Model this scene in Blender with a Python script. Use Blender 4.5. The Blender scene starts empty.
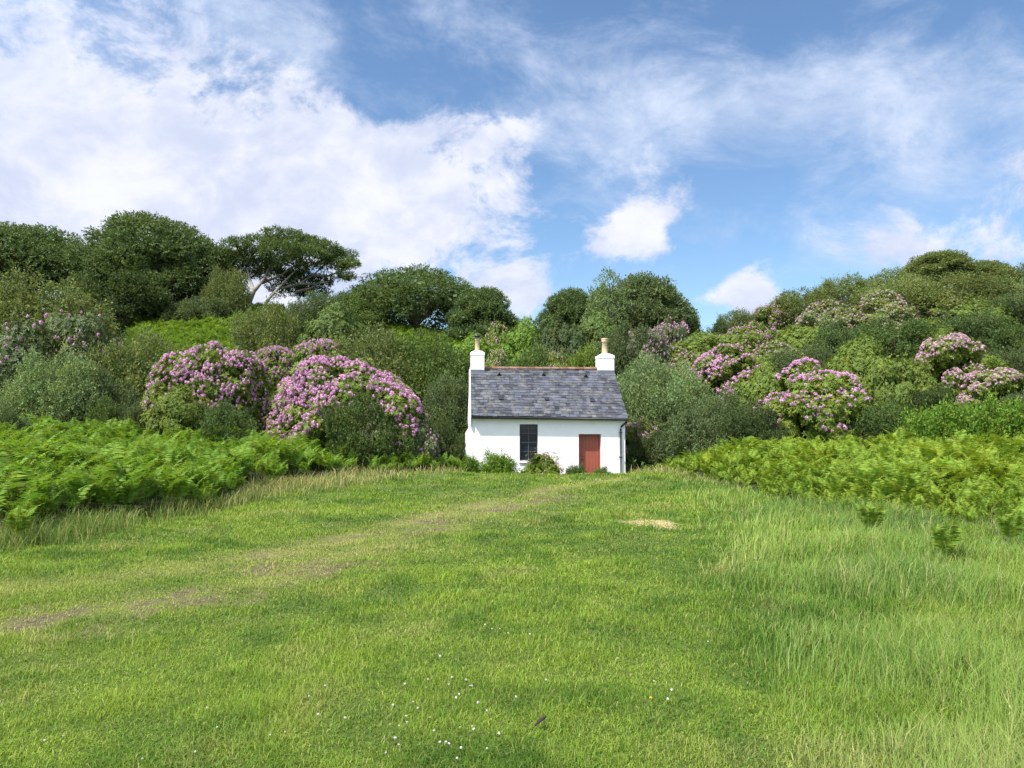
import bpy, math
import numpy as np
from mathutils import Vector

sc = bpy.context.scene
COL = sc.collection
rng = np.random.default_rng(11)
PI = math.pi

# ------------------------------------------------------------------ camera
F, EYE = 769.0, 1.6
PITCH = math.atan(46 / F)
cam_d = bpy.data.cameras.new('camera')
cam_d.sensor_width = 36.0
cam_d.lens = F / 1024 * 36
cam_d.clip_start, cam_d.clip_end = 0.05, 6000
cam = bpy.data.objects.new('camera', cam_d)
COL.objects.link(cam)
cam.location = (0, 0, EYE)
cam.rotation_euler = (PI / 2 + PITCH, 0, 0)
sc.camera = cam


def ray(px, py):
    v = (384 - py) / F
    return Vector(((px - 512) / F, math.cos(PITCH) - v * math.sin(PITCH), math.sin(PITCH) + v * math.cos(PITCH)))


def at(px, py, Y):
    """World point seen at photograph position (px, py) at distance Y."""
    d = ray(px, py)
    return Vector((d.x / d.y * Y, Y, EYE + d.z / d.y * Y))


# ------------------------------------------------------------------ noise + terrain
_lat = np.random.default_rng(3).random((256, 256))


def vnoise(x, y):
    x, y = np.asarray(x, float), np.asarray(y, float)
    i, j = np.floor(x).astype(int), np.floor(y).astype(int)
    fx, fy = x - i, y - j
    fx, fy = fx * fx * (3 - 2 * fx), fy * fy * (3 - 2 * fy)
    a, b = _lat[i % 256, j % 256], _lat[(i + 1) % 256, j % 256]
    c, d = _lat[i % 256, (j + 1) % 256], _lat[(i + 1) % 256, (j + 1) % 256]
    return (a * (1 - fx) + b * fx) * (1 - fy) + (c * (1 - fx) + d * fx) * fy


def fbm(x, y, o=4):
    s, a, t = 0, .5, 0
    for k in range(o):
        s = s + a * vnoise(np.asarray(x) * 2 ** k + 17 * k, np.asarray(y) * 2 ** k + 31 * k)
        t += a
        a *= .5
    return s / t


U_ = np.array([-1.6, -.9, -.666, -.4, -.2, -.09, 0, .13, .25, .4, .55, .666, .9, 1.6])
Y_ = np.array([0, 6, 10, 15, 20, 24.5, 28, 31, 35, 45, 60, 75, 100, 200, 1000, 5000])
Z_ = np.array([
    # y0  6    10   15   20   24.5 28   31   35   45   60   75  100  200 1000 5000
    [0, .25, .5, .7, .9, 1.2, 1.6, 2.2, 3.2, 6.2, 9.6, 11., 10, 6, 0, -20],
    [0, .10, .2, .35, .6, 1.0, 1.4, 2.0, 3.1, 6.2, 9.6, 11., 10, 6, 0, -20],
    [0, .02, .05, .25, .5, .85, 1.25, 1.9, 3.0, 6.1, 9.6, 11., 10, 6, 0, -20],
    [0, .0, .0, .05, .2, .55, 1.05, 1.7, 2.8, 6.0, 11., 12., 11, 6, 0, -20],
    [0, .0, .0, .0, .08, .28, .45, 1.0, 2.0, 5.2, 10.3, 11.3, 10, 6, 0, -20],
    [0, .0, .0, .0, .06, .25, .05, .55, 1.3, 4.5, 8.9, 10., 9, 6, 0, -20],
    [0, .0, .0, .0, .05, .22, -.24, -.1, .7, 4.2, 7.9, 8.8, 8, 6, 0, -20],
    [0, .0, .0, .0, .05, .22, -.26, -.1, .8, 4.6, 8.2, 8.8, 8, 6, 0, -20],
    [0, .0, .0, .03, .10, .25, .2, .8, 2.0, 5.0, 8.0, 8.6, 8, 6, 0, -20],
    [0, .0, .0, .06, .18, .40, .8, 1.7, 3.3, 7.2, 11., 12., 11, 6, 0, -20],
    [0, .0, .02, .1, .25, .50, 1.1, 2.1, 3.8, 8.2, 12.6, 13.5, 12, 6, 0, -20],
    [0, .0, .04, .15, .32, .60, 1.2, 2.2, 3.9, 8.2, 12.4, 13.4, 12, 6, 0, -20],
    [0, .05, .1, .25, .45, .75, 1.4, 2.4, 4.0, 8.2, 12.2, 13.2, 12, 6, 0, -20],
    [0, .1, .2, .4, .7, 1.0, 1.6, 2.6, 4.2, 8.2, 12., 13., 12, 6, 0, -20]])
# resample to a fine table and smooth it once
_uf = np.linspace(-1.6, 1.6, 129)
_yf = np.concatenate([np.arange(0, 110, .5), np.geomspace(110, 5000, 40)])
_t = np.array([np.interp(_yf, Y_, r) for r in Z_])
_t = np.array([np.interp(_uf, U_, _t[:, k]) for k in range(len(_yf))]).T
for _ in range(3):
    _t[1:-1] = .25 * _t[:-2] + .5 * _t[1:-1] + .25 * _t[2:]
    _t[:, 1:215] = .25 * _t[:, :214] + .5 * _t[:, 1:215] + .25 * _t[:, 2:216]


def terr(X, Y):
    X, Y = np.asarray(X, float), np.asarray(Y, float)
    u = np.clip(X / np.maximum(Y, 6), -1.599, 1.599)
    fu = (u + 1.6) / 3.2 * 128
    i = np.clip(np.floor(fu).astype(int), 0, 127)
    du = fu - i
    yy = np.clip(Y, 0, 4999)
    j = np.clip(np.searchsorted(_yf, yy, side='right') - 1, 0, len(_yf) - 2)
    dy = (yy - _yf[j]) / (_yf[j + 1] - _yf[j])
    z = (_t[i, j] * (1 - du) + _t[i + 1, j] * du) * (1 - dy) + (_t[i, j + 1] * (1 - du) + _t[i + 1, j + 1] * du) * dy
    near = np.clip((60 - Y) / 30, 0, 1)
    return z + near * .07 * (fbm(X * .35, Y * .35, 3) - .5) * 2 + .35 * np.clip((Y - 30) / 20, 0, 1) * (fbm(X * .25 + 9, Y * .25, 2) - .5)


def terr1(x, y):
    return float(terr(np.array([x]), np.array([y]))[0])


# ------------------------------------------------------------------ object helpers
def tag(o, label=None, cat=None, group=None, kind=None):
    if label: o['label'] = label
    if cat: o['category'] = cat
    if group: o['group'] = group
    if kind: o['kind'] = kind
    return o


def link(name, data, parent=None, loc=None, mat=None):
    o = bpy.data.objects.new(name, data)
    COL.objects.link(o)
    if parent is not None: o.parent = parent
    if loc is not None: o.location = loc
    if mat is not None and data is not None and not data.materials: data.materials.append(mat)
    return o


def empty(name, loc, rz=0.0):
    o = bpy.data.objects.new(name, None)
    COL.objects.link(o)
    o.empty_display_size = .2
    o.location = loc
    o.rotation_euler = (0, 0, rz)
    return o


def raw_mesh(name, verts, loops, starts, totals, mat=None, smooth=False):
    me = bpy.data.meshes.new(name)
    me.vertices.add(len(verts))
    me.vertices.foreach_set('co', np.ascontiguousarray(verts, np.float32).ravel())
    me.loops.add(len(loops))
    me.loops.foreach_set('vertex_index', np.ascontiguousarray(loops, np.int32))
    me.polygons.add(len(starts))
    me.polygons.foreach_set('loop_start', np.ascontiguousarray(starts, np.int32))
    me.polygons.foreach_set('loop_total', np.ascontiguousarray(totals, np.int32))
    if smooth:
        me.polygons.foreach_set('use_smooth', np.ones(len(starts), bool))
    me.update(calc_edges=True)
    if mat: me.materials.append(mat)
    return me


def quads_mesh(name, Q, mat=None):
    """Q: (n,4,3) loose quads."""
    n = len(Q)
    return raw_mesh(name, Q.reshape(-1, 3), np.arange(n * 4), np.arange(n) * 4, np.full(n, 4), mat)


def set_attr(me, name, arr, domain='POINT'):
    a = me.attributes.new(name, 'FLOAT', domain)
    a.data.foreach_set('value', np.ascontiguousarray(arr, np.float32))


class MB:
    """Collects boxes, tubes and polygons into one mesh."""
    def __init__(s):
        s.v, s.f = [], []

    def poly(s, pts):
        b = len(s.v)
        s.v += [tuple(p) for p in pts]
        s.f.append(tuple(range(b, b + len(pts))))

    def hexa(s, p):
        b = len(s.v)
        s.v += [tuple(q) for q in p]
        for f in ((0, 3, 2, 1), (4, 5, 6, 7), (0, 1, 5, 4), (1, 2, 6, 5), (2, 3, 7, 6), (3, 0, 4, 7)):
            s.f.append(tuple(b + i for i in f))

    def box(s, x0, x1, y0, y1, z0, z1):
        s.hexa([(x0, y0, z0), (x1, y0, z0), (x1, y1, z0), (x0, y1, z0), (x0, y0, z1), (x1, y0, z1), (x1, y1, z1), (x0, y1, z1)])

    def tube(s, pts, radii, n=8, caps=True):
        pts = [Vector(p) for p in pts]
        b0 = len(s.v)
        for i, p in enumerate(pts):
            d = (pts[min(i + 1, len(pts) - 1)] - pts[max(i - 1, 0)]).normalized()
            a = d.orthogonal().normalized() if abs(d.z) > .95 else d.cross(Vector((0, 0, 1))).normalized()
            c = d.cross(a)
            for k in range(n):
                t = 2 * PI * k / n
                s.v.append(tuple(p + (a * math.cos(t) + c * math.sin(t)) * radii[i]))
        for i in range(len(pts) - 1):
            for k in range(n):
                a, b = b0 + i * n + k, b0 + i * n + (k + 1) % n
                s.f.append((a, b, b + n, a + n))
        if caps:
            s.f.append(tuple(b0 + k for k in range(n)))
            s.f.append(tuple(b0 + (len(pts) - 1) * n + k for k in reversed(range(n))))

    def lathe(s, prof, cx=0, cy=0, n=20):
        b0 = len(s.v)
        for r, z in prof:
            for k in range(n):
                t = 2 * PI * k / n
                s.v.append((cx + r * math.cos(t), cy + r * math.sin(t), z))
        for i in range(len(prof) - 1):
            for k in range(n):
                a, b = b0 + i * n + k, b0 + i * n + (k + 1) % n
                s.f.append((a, b, b + n, a + n))
        s.f.append(tuple(b0 + k for k in range(n)))
        s.f.append(tuple(b0 + (len(prof) - 1) * n + k for k in reversed(range(n))))

    def mesh(s, name, mat=None, smooth=False):
        me = bpy.data.meshes.new(name)
        me.from_pydata(s.v, [], s.f)
        me.update()
        if smooth:
            for p in me.polygons: p.use_smooth = True
        if mat: me.materials.append(mat)
        return me

    def build(s, name, mat, parent=None, smooth=False):
        return link(name, s.mesh(name, mat, smooth), parent)


# ------------------------------------------------------------------ node helpers
class NT:
    def __init__(s, tree):
        s.t = tree
        s.n, s.l = tree.nodes, tree.links

    def node(s, typ, **kw):
        n = s.n.new(typ)
        for k, v in kw.items():
            setattr(n, k, v)
        return n

    def put(s, sock, v):
        if isinstance(v, bpy.types.NodeSocket):
            s.l.new(v, sock)
        elif isinstance(v, (tuple, list)) and len(v) == 3 and sock.type == 'RGBA':
            sock.default_value = (*v, 1)
        else:
            sock.default_value = v

    def math(s, op, a, b=0.0, c=None, clamp=False):
        n = s.node('ShaderNodeMath', operation=op, use_clamp=clamp)
        s.put(n.inputs[0], a)
        s.put(n.inputs[1], b)
        if c is not None: s.put(n.inputs[2], c)
        return n.outputs[0]

    def mix(s, fac, a, b, blend='MIX'):
        n = s.node('ShaderNodeMix', data_type='RGBA', blend_type=blend, clamp_factor=True)
        s.put(n.inputs[0], fac)
        s.put(n.inputs[6], a)
        s.put(n.inputs[7], b)
        return n.outputs[2]

    def ramp(s, v, lo, hi, a=0.0, b=1.0, smooth=True):
        n = s.node('ShaderNodeMapRange', interpolation_type='SMOOTHSTEP' if smooth else 'LINEAR')
        for i, x in enumerate((v, lo, hi, a, b)): s.put(n.inputs[i], x)
        return n.outputs[0]

    def noise(s, vec, scale, detail=4, rough=.5, dist=0.0):
        n = s.node('ShaderNodeTexNoise')
        if vec is not None: s.put(n.inputs['Vector'], vec)
        n.inputs['Scale'].default_value = scale
        n.inputs['Detail'].default_value = detail
        n.inputs['Roughness'].default_value = rough
        n.inputs['Distortion'].default_value = dist
        return n.outputs[0]

    def hsv(s, col, h=.5, sat=1.0, v=1.0):
        n = s.node('ShaderNodeHueSaturation')
        s.put(n.inputs['Hue'], h)
        s.put(n.inputs['Saturation'], sat)
        s.put(n.inputs['Value'], v)
        s.put(n.inputs['Color'], col)
        return n.outputs[0]


def new_mat(name):
    m = bpy.data.materials.new(name)
    m.use_nodes = True
    m.node_tree.nodes.clear()
    t = NT(m.node_tree)
    out = t.node('ShaderNodeOutputMaterial')
    return m, t, out


def pbr(name, col, rough=.7, spec=.3, noise_amt=.15, noise_scale=6.0, bump=0.0, bump_scale=60.0, island=0.0, tint=None, tint_fac=0.0):
    m, t, out = new_mat(name)
    b = t.node('ShaderNodeBsdfPrincipled')
    tc = t.node('ShaderNodeTexCoord').outputs['Object']
    c = col if isinstance(col, bpy.types.NodeSocket) else (*col, 1)
    nz = t.noise(tc, noise_scale, 5, .6)
    v = t.ramp(nz, .25, .75, 1 - noise_amt, 1 + noise_amt, False)
    if island:
        g = t.node('ShaderNodeNewGeometry').outputs['Random Per Island']
        v = t.math('MULTIPLY', v, t.ramp(g, 0, 1, 1 - island, 1 + island, False))
    base = t.hsv(c, .5, 1, v)
    if tint is not None:
        base = t.mix(t.math('MULTIPLY', t.ramp(t.noise(tc, noise_scale * .37 + .4, 6, .65), .45, .7), tint_fac), base, (*tint, 1))
    t.put(b.inputs['Base Color'], base)
    b.inputs['Roughness'].default_value = rough
    b.inputs['Specular IOR Level'].default_value = spec
    if bump:
        bn = t.node('ShaderNodeBump')
        bn.inputs['Strength'].default_value = bump
        bn.inputs['Distance'].default_value = .02
        t.put(bn.inputs['Height'], t.noise(tc, bump_scale, 4, .6))
        t.l.new(bn.outputs[0], b.inputs['Normal'])
    t.l.new(b.outputs[0], out.inputs[0])
    return m


def leaf_mat(name, col=None, vvar=.4, hvar=.03, trans=.3, rough=.5, spec=.25, clump=1.1, clump_amt=.25, warm=(1.25, 1.08, .6)):
    """Leaves: the object's own colour, each leaf a little different, clumps a little yellower."""
    m, t, out = new_mat(name)
    oi = t.node('ShaderNodeObjectInfo')
    base = oi.outputs['Color'] if col is None else (*col, 1)
    rnd = t.node('ShaderNodeNewGeometry').outputs['Random Per Island']
    tc = t.node('ShaderNodeTexCoord').outputs['Object']
    c = t.hsv(base, t.ramp(rnd, 0, 1, .5 - hvar, .5 + hvar, False), 1.0,
              t.ramp(t.math('FRACT', t.math('MULTIPLY', rnd, 17.31)), 0, 1, 1 - vvar, 1 + vvar, False))
    n = t.ramp(t.noise(tc, clump, 3, .6), .42, .68)
    c = t.mix(t.math('MULTIPLY', n, clump_amt * 2, clamp=True), c, t.mix(1.0, c, (*warm, 1), 'MULTIPLY'))
    b = t.node('ShaderNodeBsdfPrincipled')
    t.put(b.inputs['Base Color'], c)
    b.inputs['Roughness'].default_value = rough
    b.inputs['Specular IOR Level'].default_value = spec
    tr = t.node('ShaderNodeBsdfTranslucent')
    t.put(tr.inputs['Color'], t.mix(1.0, c, (1.25, 1.2, .6, 1), 'MULTIPLY'))
    mx = t.node('ShaderNodeMixShader')
    mx.inputs[0].default_value = trans
    t.l.new(b.outputs[0], mx.inputs[1])
    t.l.new(tr.outputs[0], mx.inputs[2])
    t.l.new(mx.outputs[0], out.inputs[0])
    return m

SKY_STRENGTH, CLOUD, EXPOSURE, DENS = .085, .79, .95, 1.0

# ------------------------------------------------------------------ light and sky
SUN = Vector((-1.28, -1.09, 2.55)).normalized()
EL = math.asin(SUN.z)
ld = bpy.data.lights.new('sun', 'SUN')
ld.energy = 4.1
ld.angle = math.radians(.5)
ld.color = (1.0, .955, .88)
lo = bpy.data.objects.new('sun', ld)
COL.objects.link(lo)
lo.location = (-20, -15, 40)
lo.rotation_euler = SUN.to_track_quat('Z', 'Y').to_euler()

w = bpy.data.worlds.new('World')
sc.world = w
w.use_nodes = True
w.node_tree.nodes.clear()
t = NT(w.node_tree)
sky = t.node('ShaderNodeTexSky', sky_type='NISHITA')
sky.sun_disc = False
sky.sun_elevation = EL
sky.sun_rotation = math.atan2(SUN.x, SUN.y) % (2 * PI)
sky.air_density, sky.dust_density, sky.ozone_density = 1.0, .3, 2.0
skyc = t.mix(1.0, sky.outputs[0], (SKY_STRENGTH * .90, SKY_STRENGTH * 1.02, SKY_STRENGTH * 1.10, 1), 'MULTIPLY')
d = t.node('ShaderNodeTexCoord').outputs['Generated']
sx = t.node('ShaderNodeSeparateXYZ')
t.l.new(d, sx.inputs[0])
az = t.math('ARCTAN2', sx.outputs[0], sx.outputs[1])
el = t.math('ARCSINE', sx.outputs[2])


def blob(px, py, rx, ry, wgt):
    r = ray(px, py).normalized()
    a, e = math.atan2(r.x, r.y), math.asin(r.z)
    dx = t.math('MULTIPLY', t.math('SUBTRACT', az, a), F / rx)
    dy = t.math('MULTIPLY', t.math('SUBTRACT', el, e), F / ry)
    q = t.math('ADD', t.math('MULTIPLY', dx, dx), t.math('MULTIPLY', dy, dy))
    return t.math('MULTIPLY', t.math('EXPONENT', t.math('MULTIPLY', q, -1.0)), wgt)


def total(lst):
    s = blob(*lst[0])
    for b in lst[1:]: s = t.math('ADD', s, blob(*b))
    return s


# direction flattened towards the horizon, so far clouds stretch sideways
cv = t.node('ShaderNodeCombineXYZ')
t.put(cv.inputs[0], az)
t.put(cv.inputs[1], t.math('MULTIPLY', el, 1.35))
puffs = total([(20, 190, 230, 115, 1.0), (240, 195, 160, 75, .95), (400, 195, 130, 75, .9), (530, 285, 50, 34, .85), (130, 45, 200, 50, .38),
               (500, 120, 60, 40, .45), (628, 222, 38, 20, .82), (668, 213, 34, 13, .52), (598, 243, 26, 17, .55), (648, 246, 32, 15, .5), (742, 284, 36, 15, .72), (716, 297, 36, 11, .5), (764, 302, 26, 18, .55), (965, 235, 95, 34, .7), (1015, 180, 50, 50, .3),
               (430, 80, 80, 36, -.75), (610, 330, 40, 40, -.35), (235, 97, 40, 12, -.3), (700, 265, 30, 50, -.4), (560, 200, 25, 60, -.25), (850, 15, 130, 40, -.35)])
# unseen cloud added overhead and behind the viewer, to lighten the shadows
puffs = t.math('ADD', puffs, t.math('ADD', t.ramp(sx.outputs[1], .35, -.15, 0, .62), t.ramp(el, .62, 1.0, 0, .4)))
n1 = t.noise(cv.outputs[0], 7.5, 12, .66, .3)
puff = t.ramp(t.math('ADD', puffs, t.math('MULTIPLY', t.math('SUBTRACT', n1, .5), 3.3)), .26, .84)
veil = total([(120, 40, 330, 90, .85), (560, 50, 130, 70, .42), (720, 110, 200, 55, .62), (900, 110, 170, 70, .50), (1020, 170, 130, 90, .6), (620, 135, 120, 50, .45), (830, 240, 90, 40, .35),
              (330, 30, 120, 40, .45), (420, 82, 85, 34, -.65), (780, 50, 120, 25, -.2), (560, 15, 80, 25, -.3), (760, 230, 130, 60, .02)])
wv = t.node('ShaderNodeCombineXYZ')
t.put(wv.inputs[0], t.math('ADD', az, t.math('MULTIPLY', el, .35)))
t.put(wv.inputs[1], t.math('MULTIPLY', el, 1.9))
n2 = t.noise(wv.outputs[0], 6.0, 10, .66, .35)
veil = t.math('MULTIPLY', t.ramp(t.math('ADD', veil, t.math('MULTIPLY', t.math('SUBTRACT', n2, .5), 3.2)), .05, 1.55), t.ramp(n1, .34, .64, .52, .98))
n3 = t.noise(cv.outputs[0], 9.0, 8, .6, .3)
lit = t.ramp(n3, .35, .68)
cpuff = t.mix(lit, (.46 * CLOUD, .50 * CLOUD, .63 * CLOUD, 1), (.65 * CLOUD, .66 * CLOUD, .73 * CLOUD, 1))
cveil = (.49 * CLOUD, .555 * CLOUD, .69 * CLOUD, 1)
col = t.mix(veil, skyc, cveil)
col = t.mix(t.math('MULTIPLY', puff, .96), col, cpuff)
# whole sky brightened towards the sun, as added fill for the shadows
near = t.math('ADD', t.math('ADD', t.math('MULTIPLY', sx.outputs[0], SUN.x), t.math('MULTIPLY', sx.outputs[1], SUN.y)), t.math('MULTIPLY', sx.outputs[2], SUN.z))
sky_fill = t.ramp(near, .15, .95, 1.0, 2.3)
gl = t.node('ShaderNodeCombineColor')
for k_ in range(3): t.put(gl.inputs[k_], sky_fill)
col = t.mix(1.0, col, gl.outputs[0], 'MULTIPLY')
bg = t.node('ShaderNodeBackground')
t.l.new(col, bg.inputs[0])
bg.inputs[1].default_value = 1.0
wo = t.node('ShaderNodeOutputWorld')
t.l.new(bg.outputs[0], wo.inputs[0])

sc.view_settings.view_transform = 'Standard'
sc.view_settings.look = 'None'
sc.view_settings.exposure = EXPOSURE
sc.view_settings.gamma = 1
sc.view_settings.use_curve_mapping = False
sc.render.engine = 'CYCLES'
sc.cycles.use_denoising = True
sc.cycles.denoising_prefilter = 'NONE'
sc.cycles.use_adaptive_sampling = False
sc.cycles.max_bounces = 8
sc.cycles.diffuse_bounces = 5
sc.cycles.transmission_bounces = 4
sc.cycles.sample_clamp_indirect = 6

# ------------------------------------------------------------------ field zones
def gnd(px, py):
    """Where the line of sight through (px, py) meets the ground."""
    Y = np.concatenate([np.arange(2.5, 40, .05), np.arange(40, 90, .2)])
    d = ray(px, py)
    z = EYE + d.z / d.y * Y
    X = d.x / d.y * Y
    hit = np.nonzero(z <= terr(X, Y))[0]
    i = hit[0] if len(hit) else len(Y) - 1
    return np.array([X[i], Y[i]])


def polyline(pts):
    return np.array([gnd(*p) for p in pts])


def dist_to(P, line):
    best = np.full(len(P), 1e9)
    for a, b in zip(line[:-1], line[1:]):
        ab = b - a
        s = np.clip(((P - a) @ ab) / (ab @ ab + 1e-9), 0, 1)
        best = np.minimum(best, np.linalg.norm(P - a - s[:, None] * ab, axis=1))
    return best


TRACK_Y = polyline([(622, 479), (560, 488), (480, 505), (420, 520), (360, 535), (300, 549), (200, 566), (100, 580), (0, 590), (-150, 605)])
TRACK_B = polyline([(560, 497), (500, 511), (440, 528), (390, 545), (330, 562), (260, 583), (170, 603), (60, 618), (-60, 632), (-160, 645)])
PATCH = gnd(655, 524)
FERN_L = np.array([[-1.2, 9.0], [-.8, 10.2], [-.666, 11.0], [-.5, 13.2], [-.4, 15.2], [-.36, 16.6], [-.335, 19.4], [-.28, 21.4], [-.2, 23.2], [-.1, 25.4], [-.06, 26.5]])
FERN_R = np.array([[.13, 29], [.2, 25.8], [.24, 22.5], [.3, 17.8], [.38, 14.8], [.5, 12.6], [.6, 11.6], [.666, 10.4], [.8, 9.6], [1.2, 8.5]])


def fern_left(X, Y):      # > 0 inside the left bank, metres from its edge
    u = X / Y
    return np.where(u < -.06, Y - np.interp(u, FERN_L[:, 0], FERN_L[:, 1]) - 1.2 * (fbm(X * .8, Y * .8, 2) - .5), -9)


def fern_right(X, Y):
    u = X / Y
    return np.where(u > .13, Y - np.interp(u, FERN_R[:, 0], FERN_R[:, 1]) - 1.6 * (fbm(X * .7 + 5, Y * .7, 2) - .5), -9)


def zones(X, Y):
    P = np.stack([X, Y], 1)
    n = fbm(X * 1.1, Y * 1.1, 4)
    ty = np.exp(-(dist_to(P, TRACK_Y) / .42) ** 2)
    tb = np.exp(-(dist_to(P, TRACK_B) / .40) ** 2)
    worn = np.clip((ty * .75 + tb * .55) * (.3 + 1.0 * n) + .12 * np.exp(-((dist_to(P, (TRACK_Y[:9] + TRACK_B[:9]) / 2)) / 1.6) ** 2) * n, 0, 1)
    tw = np.exp(-(dist_to(P, TRACK_B) / .75) ** 2)
    bare = np.clip(tw * 1.6 * np.clip((fbm(X * 1.5 + 3, Y * 1.1 + 8, 4) - .51) * 7, 0, 1) + ty * .7 * np.clip((n - .55) * 7, 0, 1), 0, 1) * np.clip((fbm(X * 5, Y * 3.5, 3) - .36) * 5, 0, 1)
    pd = np.sqrt(((X - PATCH[0]) / .50) ** 2 + ((Y - PATCH[1]) / 1.0) ** 2) + 2.4 * (fbm(X * 3.1, Y * 1.9, 4) - .5)
    patch = np.clip((.95 - pd) * 1.6, 0, 1) * np.clip(.45 + fbm(X * 7, Y * 7, 2), 0, 1)
    u = X / np.maximum(Y, .5)
    edge = np.interp(Y, [2.5, 4, 6, 9.5, 15, 22, 28], [.40, .33, .26, .21, .19, .19, .19])
    long_r = np.clip((u - edge + .16 * (fbm(X * .6 + 2, Y * .6, 3) - .5)) / .20, 0, 1)
    return worn, bare, patch, long_r


# ------------------------------------------------------------------ ground sheet
gx = np.concatenate([-np.geomspace(4000, 45, 22), np.arange(-44, -16, .7), np.arange(-16, 16, .16), np.arange(16, 44.5, .7), np.geomspace(45, 4000, 22)])
gy = np.concatenate([-np.geomspace(4000, 2, 14), np.arange(0, 30, .16), np.arange(30, 80, .7), np.geomspace(80, 4900, 26)])
GX, GY = np.meshgrid(gx, gy)
GZ = terr(GX, GY)
nx_, ny_ = len(gx), len(gy)
i0 = (np.arange(ny_ - 1)[:, None] * nx_ + np.arange(nx_ - 1)[None, :]).ravel()
loops = np.stack([i0, i0 + 1, i0 + 1 + nx_, i0 + nx_], 1).ravel()
m, t, out = new_mat('ground')
tc = t.node('ShaderNodeNewGeometry').outputs['Position']
a = lambda n: t.node('ShaderNodeAttribute', attribute_name=n).outputs['Fac']
c = t.mix(t.ramp(t.noise(tc, 3.0, 6, .65), .35, .65), (.055, .100, .018, 1), (.11, .160, .030, 1))
c = t.mix(t.ramp(t.noise(tc, 40.0, 4, .7), .35, .7), c, (.085, .095, .030, 1))
c = t.mix(a('worn'), c, (.20, .20, .055, 1))
soil = t.mix(t.ramp(t.noise(tc, 14.0, 5, .7), .3, .7), (.070, .055, .034, 1), (.155, .128, .076, 1))
c = t.mix(a('bare'), c, soil)
c = t.mix(a('patch'), c, (.42, .33, .17, 1))
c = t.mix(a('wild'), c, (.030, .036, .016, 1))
b = t.node('ShaderNodeBsdfPrincipled')
t.put(b.inputs['Base Color'], c)
b.inputs['Roughness'].default_value = .95
b.inputs['Specular IOR Level'].default_value = .1
bn = t.node('ShaderNodeBump')
bn.inputs['Strength'].default_value = .9
bn.inputs['Distance'].default_value = .03
t.put(bn.inputs['Height'], t.noise(tc, 22.0, 6, .7))
t.l.new(bn.outputs[0], b.inputs['Normal'])
t.l.new(b.outputs[0], out.inputs[0])
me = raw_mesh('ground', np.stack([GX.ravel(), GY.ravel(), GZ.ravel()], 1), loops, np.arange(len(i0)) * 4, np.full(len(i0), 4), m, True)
fx, fy = GX.ravel(), np.maximum(GY.ravel(), .6)
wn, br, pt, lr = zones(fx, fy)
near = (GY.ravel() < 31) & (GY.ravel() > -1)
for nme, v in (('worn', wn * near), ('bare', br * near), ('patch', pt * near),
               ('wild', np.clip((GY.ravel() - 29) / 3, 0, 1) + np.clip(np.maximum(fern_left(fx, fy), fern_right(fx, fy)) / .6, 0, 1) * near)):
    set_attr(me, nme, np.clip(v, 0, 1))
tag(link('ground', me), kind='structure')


# ------------------------------------------------------------------ grass
def grass_mat(name, green_a, green_b, straw, trans=.35):
    m, t, out = new_mat(name)
    a = lambda n: t.node('ShaderNodeAttribute', attribute_name=n).outputs['Fac']
    c = t.mix(a('shade'), (*green_a, 1), (*green_b, 1))
    c = t.mix(a('dry'), c, (*straw, 1))
    rnd = t.node('ShaderNodeNewGeometry').outputs['Random Per Island']
    c = t.hsv(c, t.ramp(rnd, 0, 1, .485, .515, False), 1.0, t.ramp(t.math('FRACT', t.math('MULTIPLY', rnd, 13.7)), 0, 1, .72, 1.28, False))
    b = t.node('ShaderNodeBsdfPrincipled')
    t.put(b.inputs['Base Color'], c)
    b.inputs['Roughness'].default_value = .55
    b.inputs['Specular IOR Level'].default_value = .1
    tr = t.node('ShaderNodeBsdfTranslucent')
    t.put(tr.inputs['Color'], t.mix(1.0, c, (1.2, 1.2, .7, 1), 'MULTIPLY'))
    mx = t.node('ShaderNodeMixShader')
    mx.inputs[0].default_value = trans
    t.l.new(b.outputs[0], mx.inputs[1])
    t.l.new(tr.outputs[0], mx.inputs[2])
    t.l.new(mx.outputs[0], out.inputs[0])
    return m


def blades_mesh(name, X, Y, h, wd, lean, shade, dry, mat, bend=.5, az=None):
    n = len(X)
    base = np.stack([X, Y, terr(X, Y) - .008], 1)
    th = rng.uniform(0, 2 * PI, n) if az is None else az
    fw = np.stack([np.cos(th), np.sin(th), np.zeros(n)], 1)
    ph = th + PI / 2 + rng.normal(0, .5, n)
    sd = np.stack([np.cos(ph), np.sin(ph), np.zeros(n)], 1) * (wd / 2)[:, None]
    up = np.array([0, 0, 1.0])
    mid = base + fw * (h * lean * .35)[:, None] + up * (h * .6)[:, None]
    tip = base + fw * (h * lean)[:, None] + up * (h * (1 - bend * lean * lean * .6))[:, None]
    V = np.stack([base - sd, base + sd, mid + sd * .75, mid - sd * .75, tip], 1).reshape(-1, 3)
    k = np.arange(n) * 5
    L = np.stack([k, k + 1, k + 2, k + 3, k + 3, k + 2, k + 4], 1).ravel()
    st = np.stack([np.arange(n) * 7, np.arange(n) * 7 + 4], 1).ravel()
    tt = np.tile([4, 3], n)
    me = raw_mesh(name, V, L, st, tt, mat)
    set_attr(me, 'shade', np.repeat(np.clip(shade, 0, 1), 5))
    set_attr(me, 'dry', np.repeat(np.clip(dry, 0, 1), 5))
    return me


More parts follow.
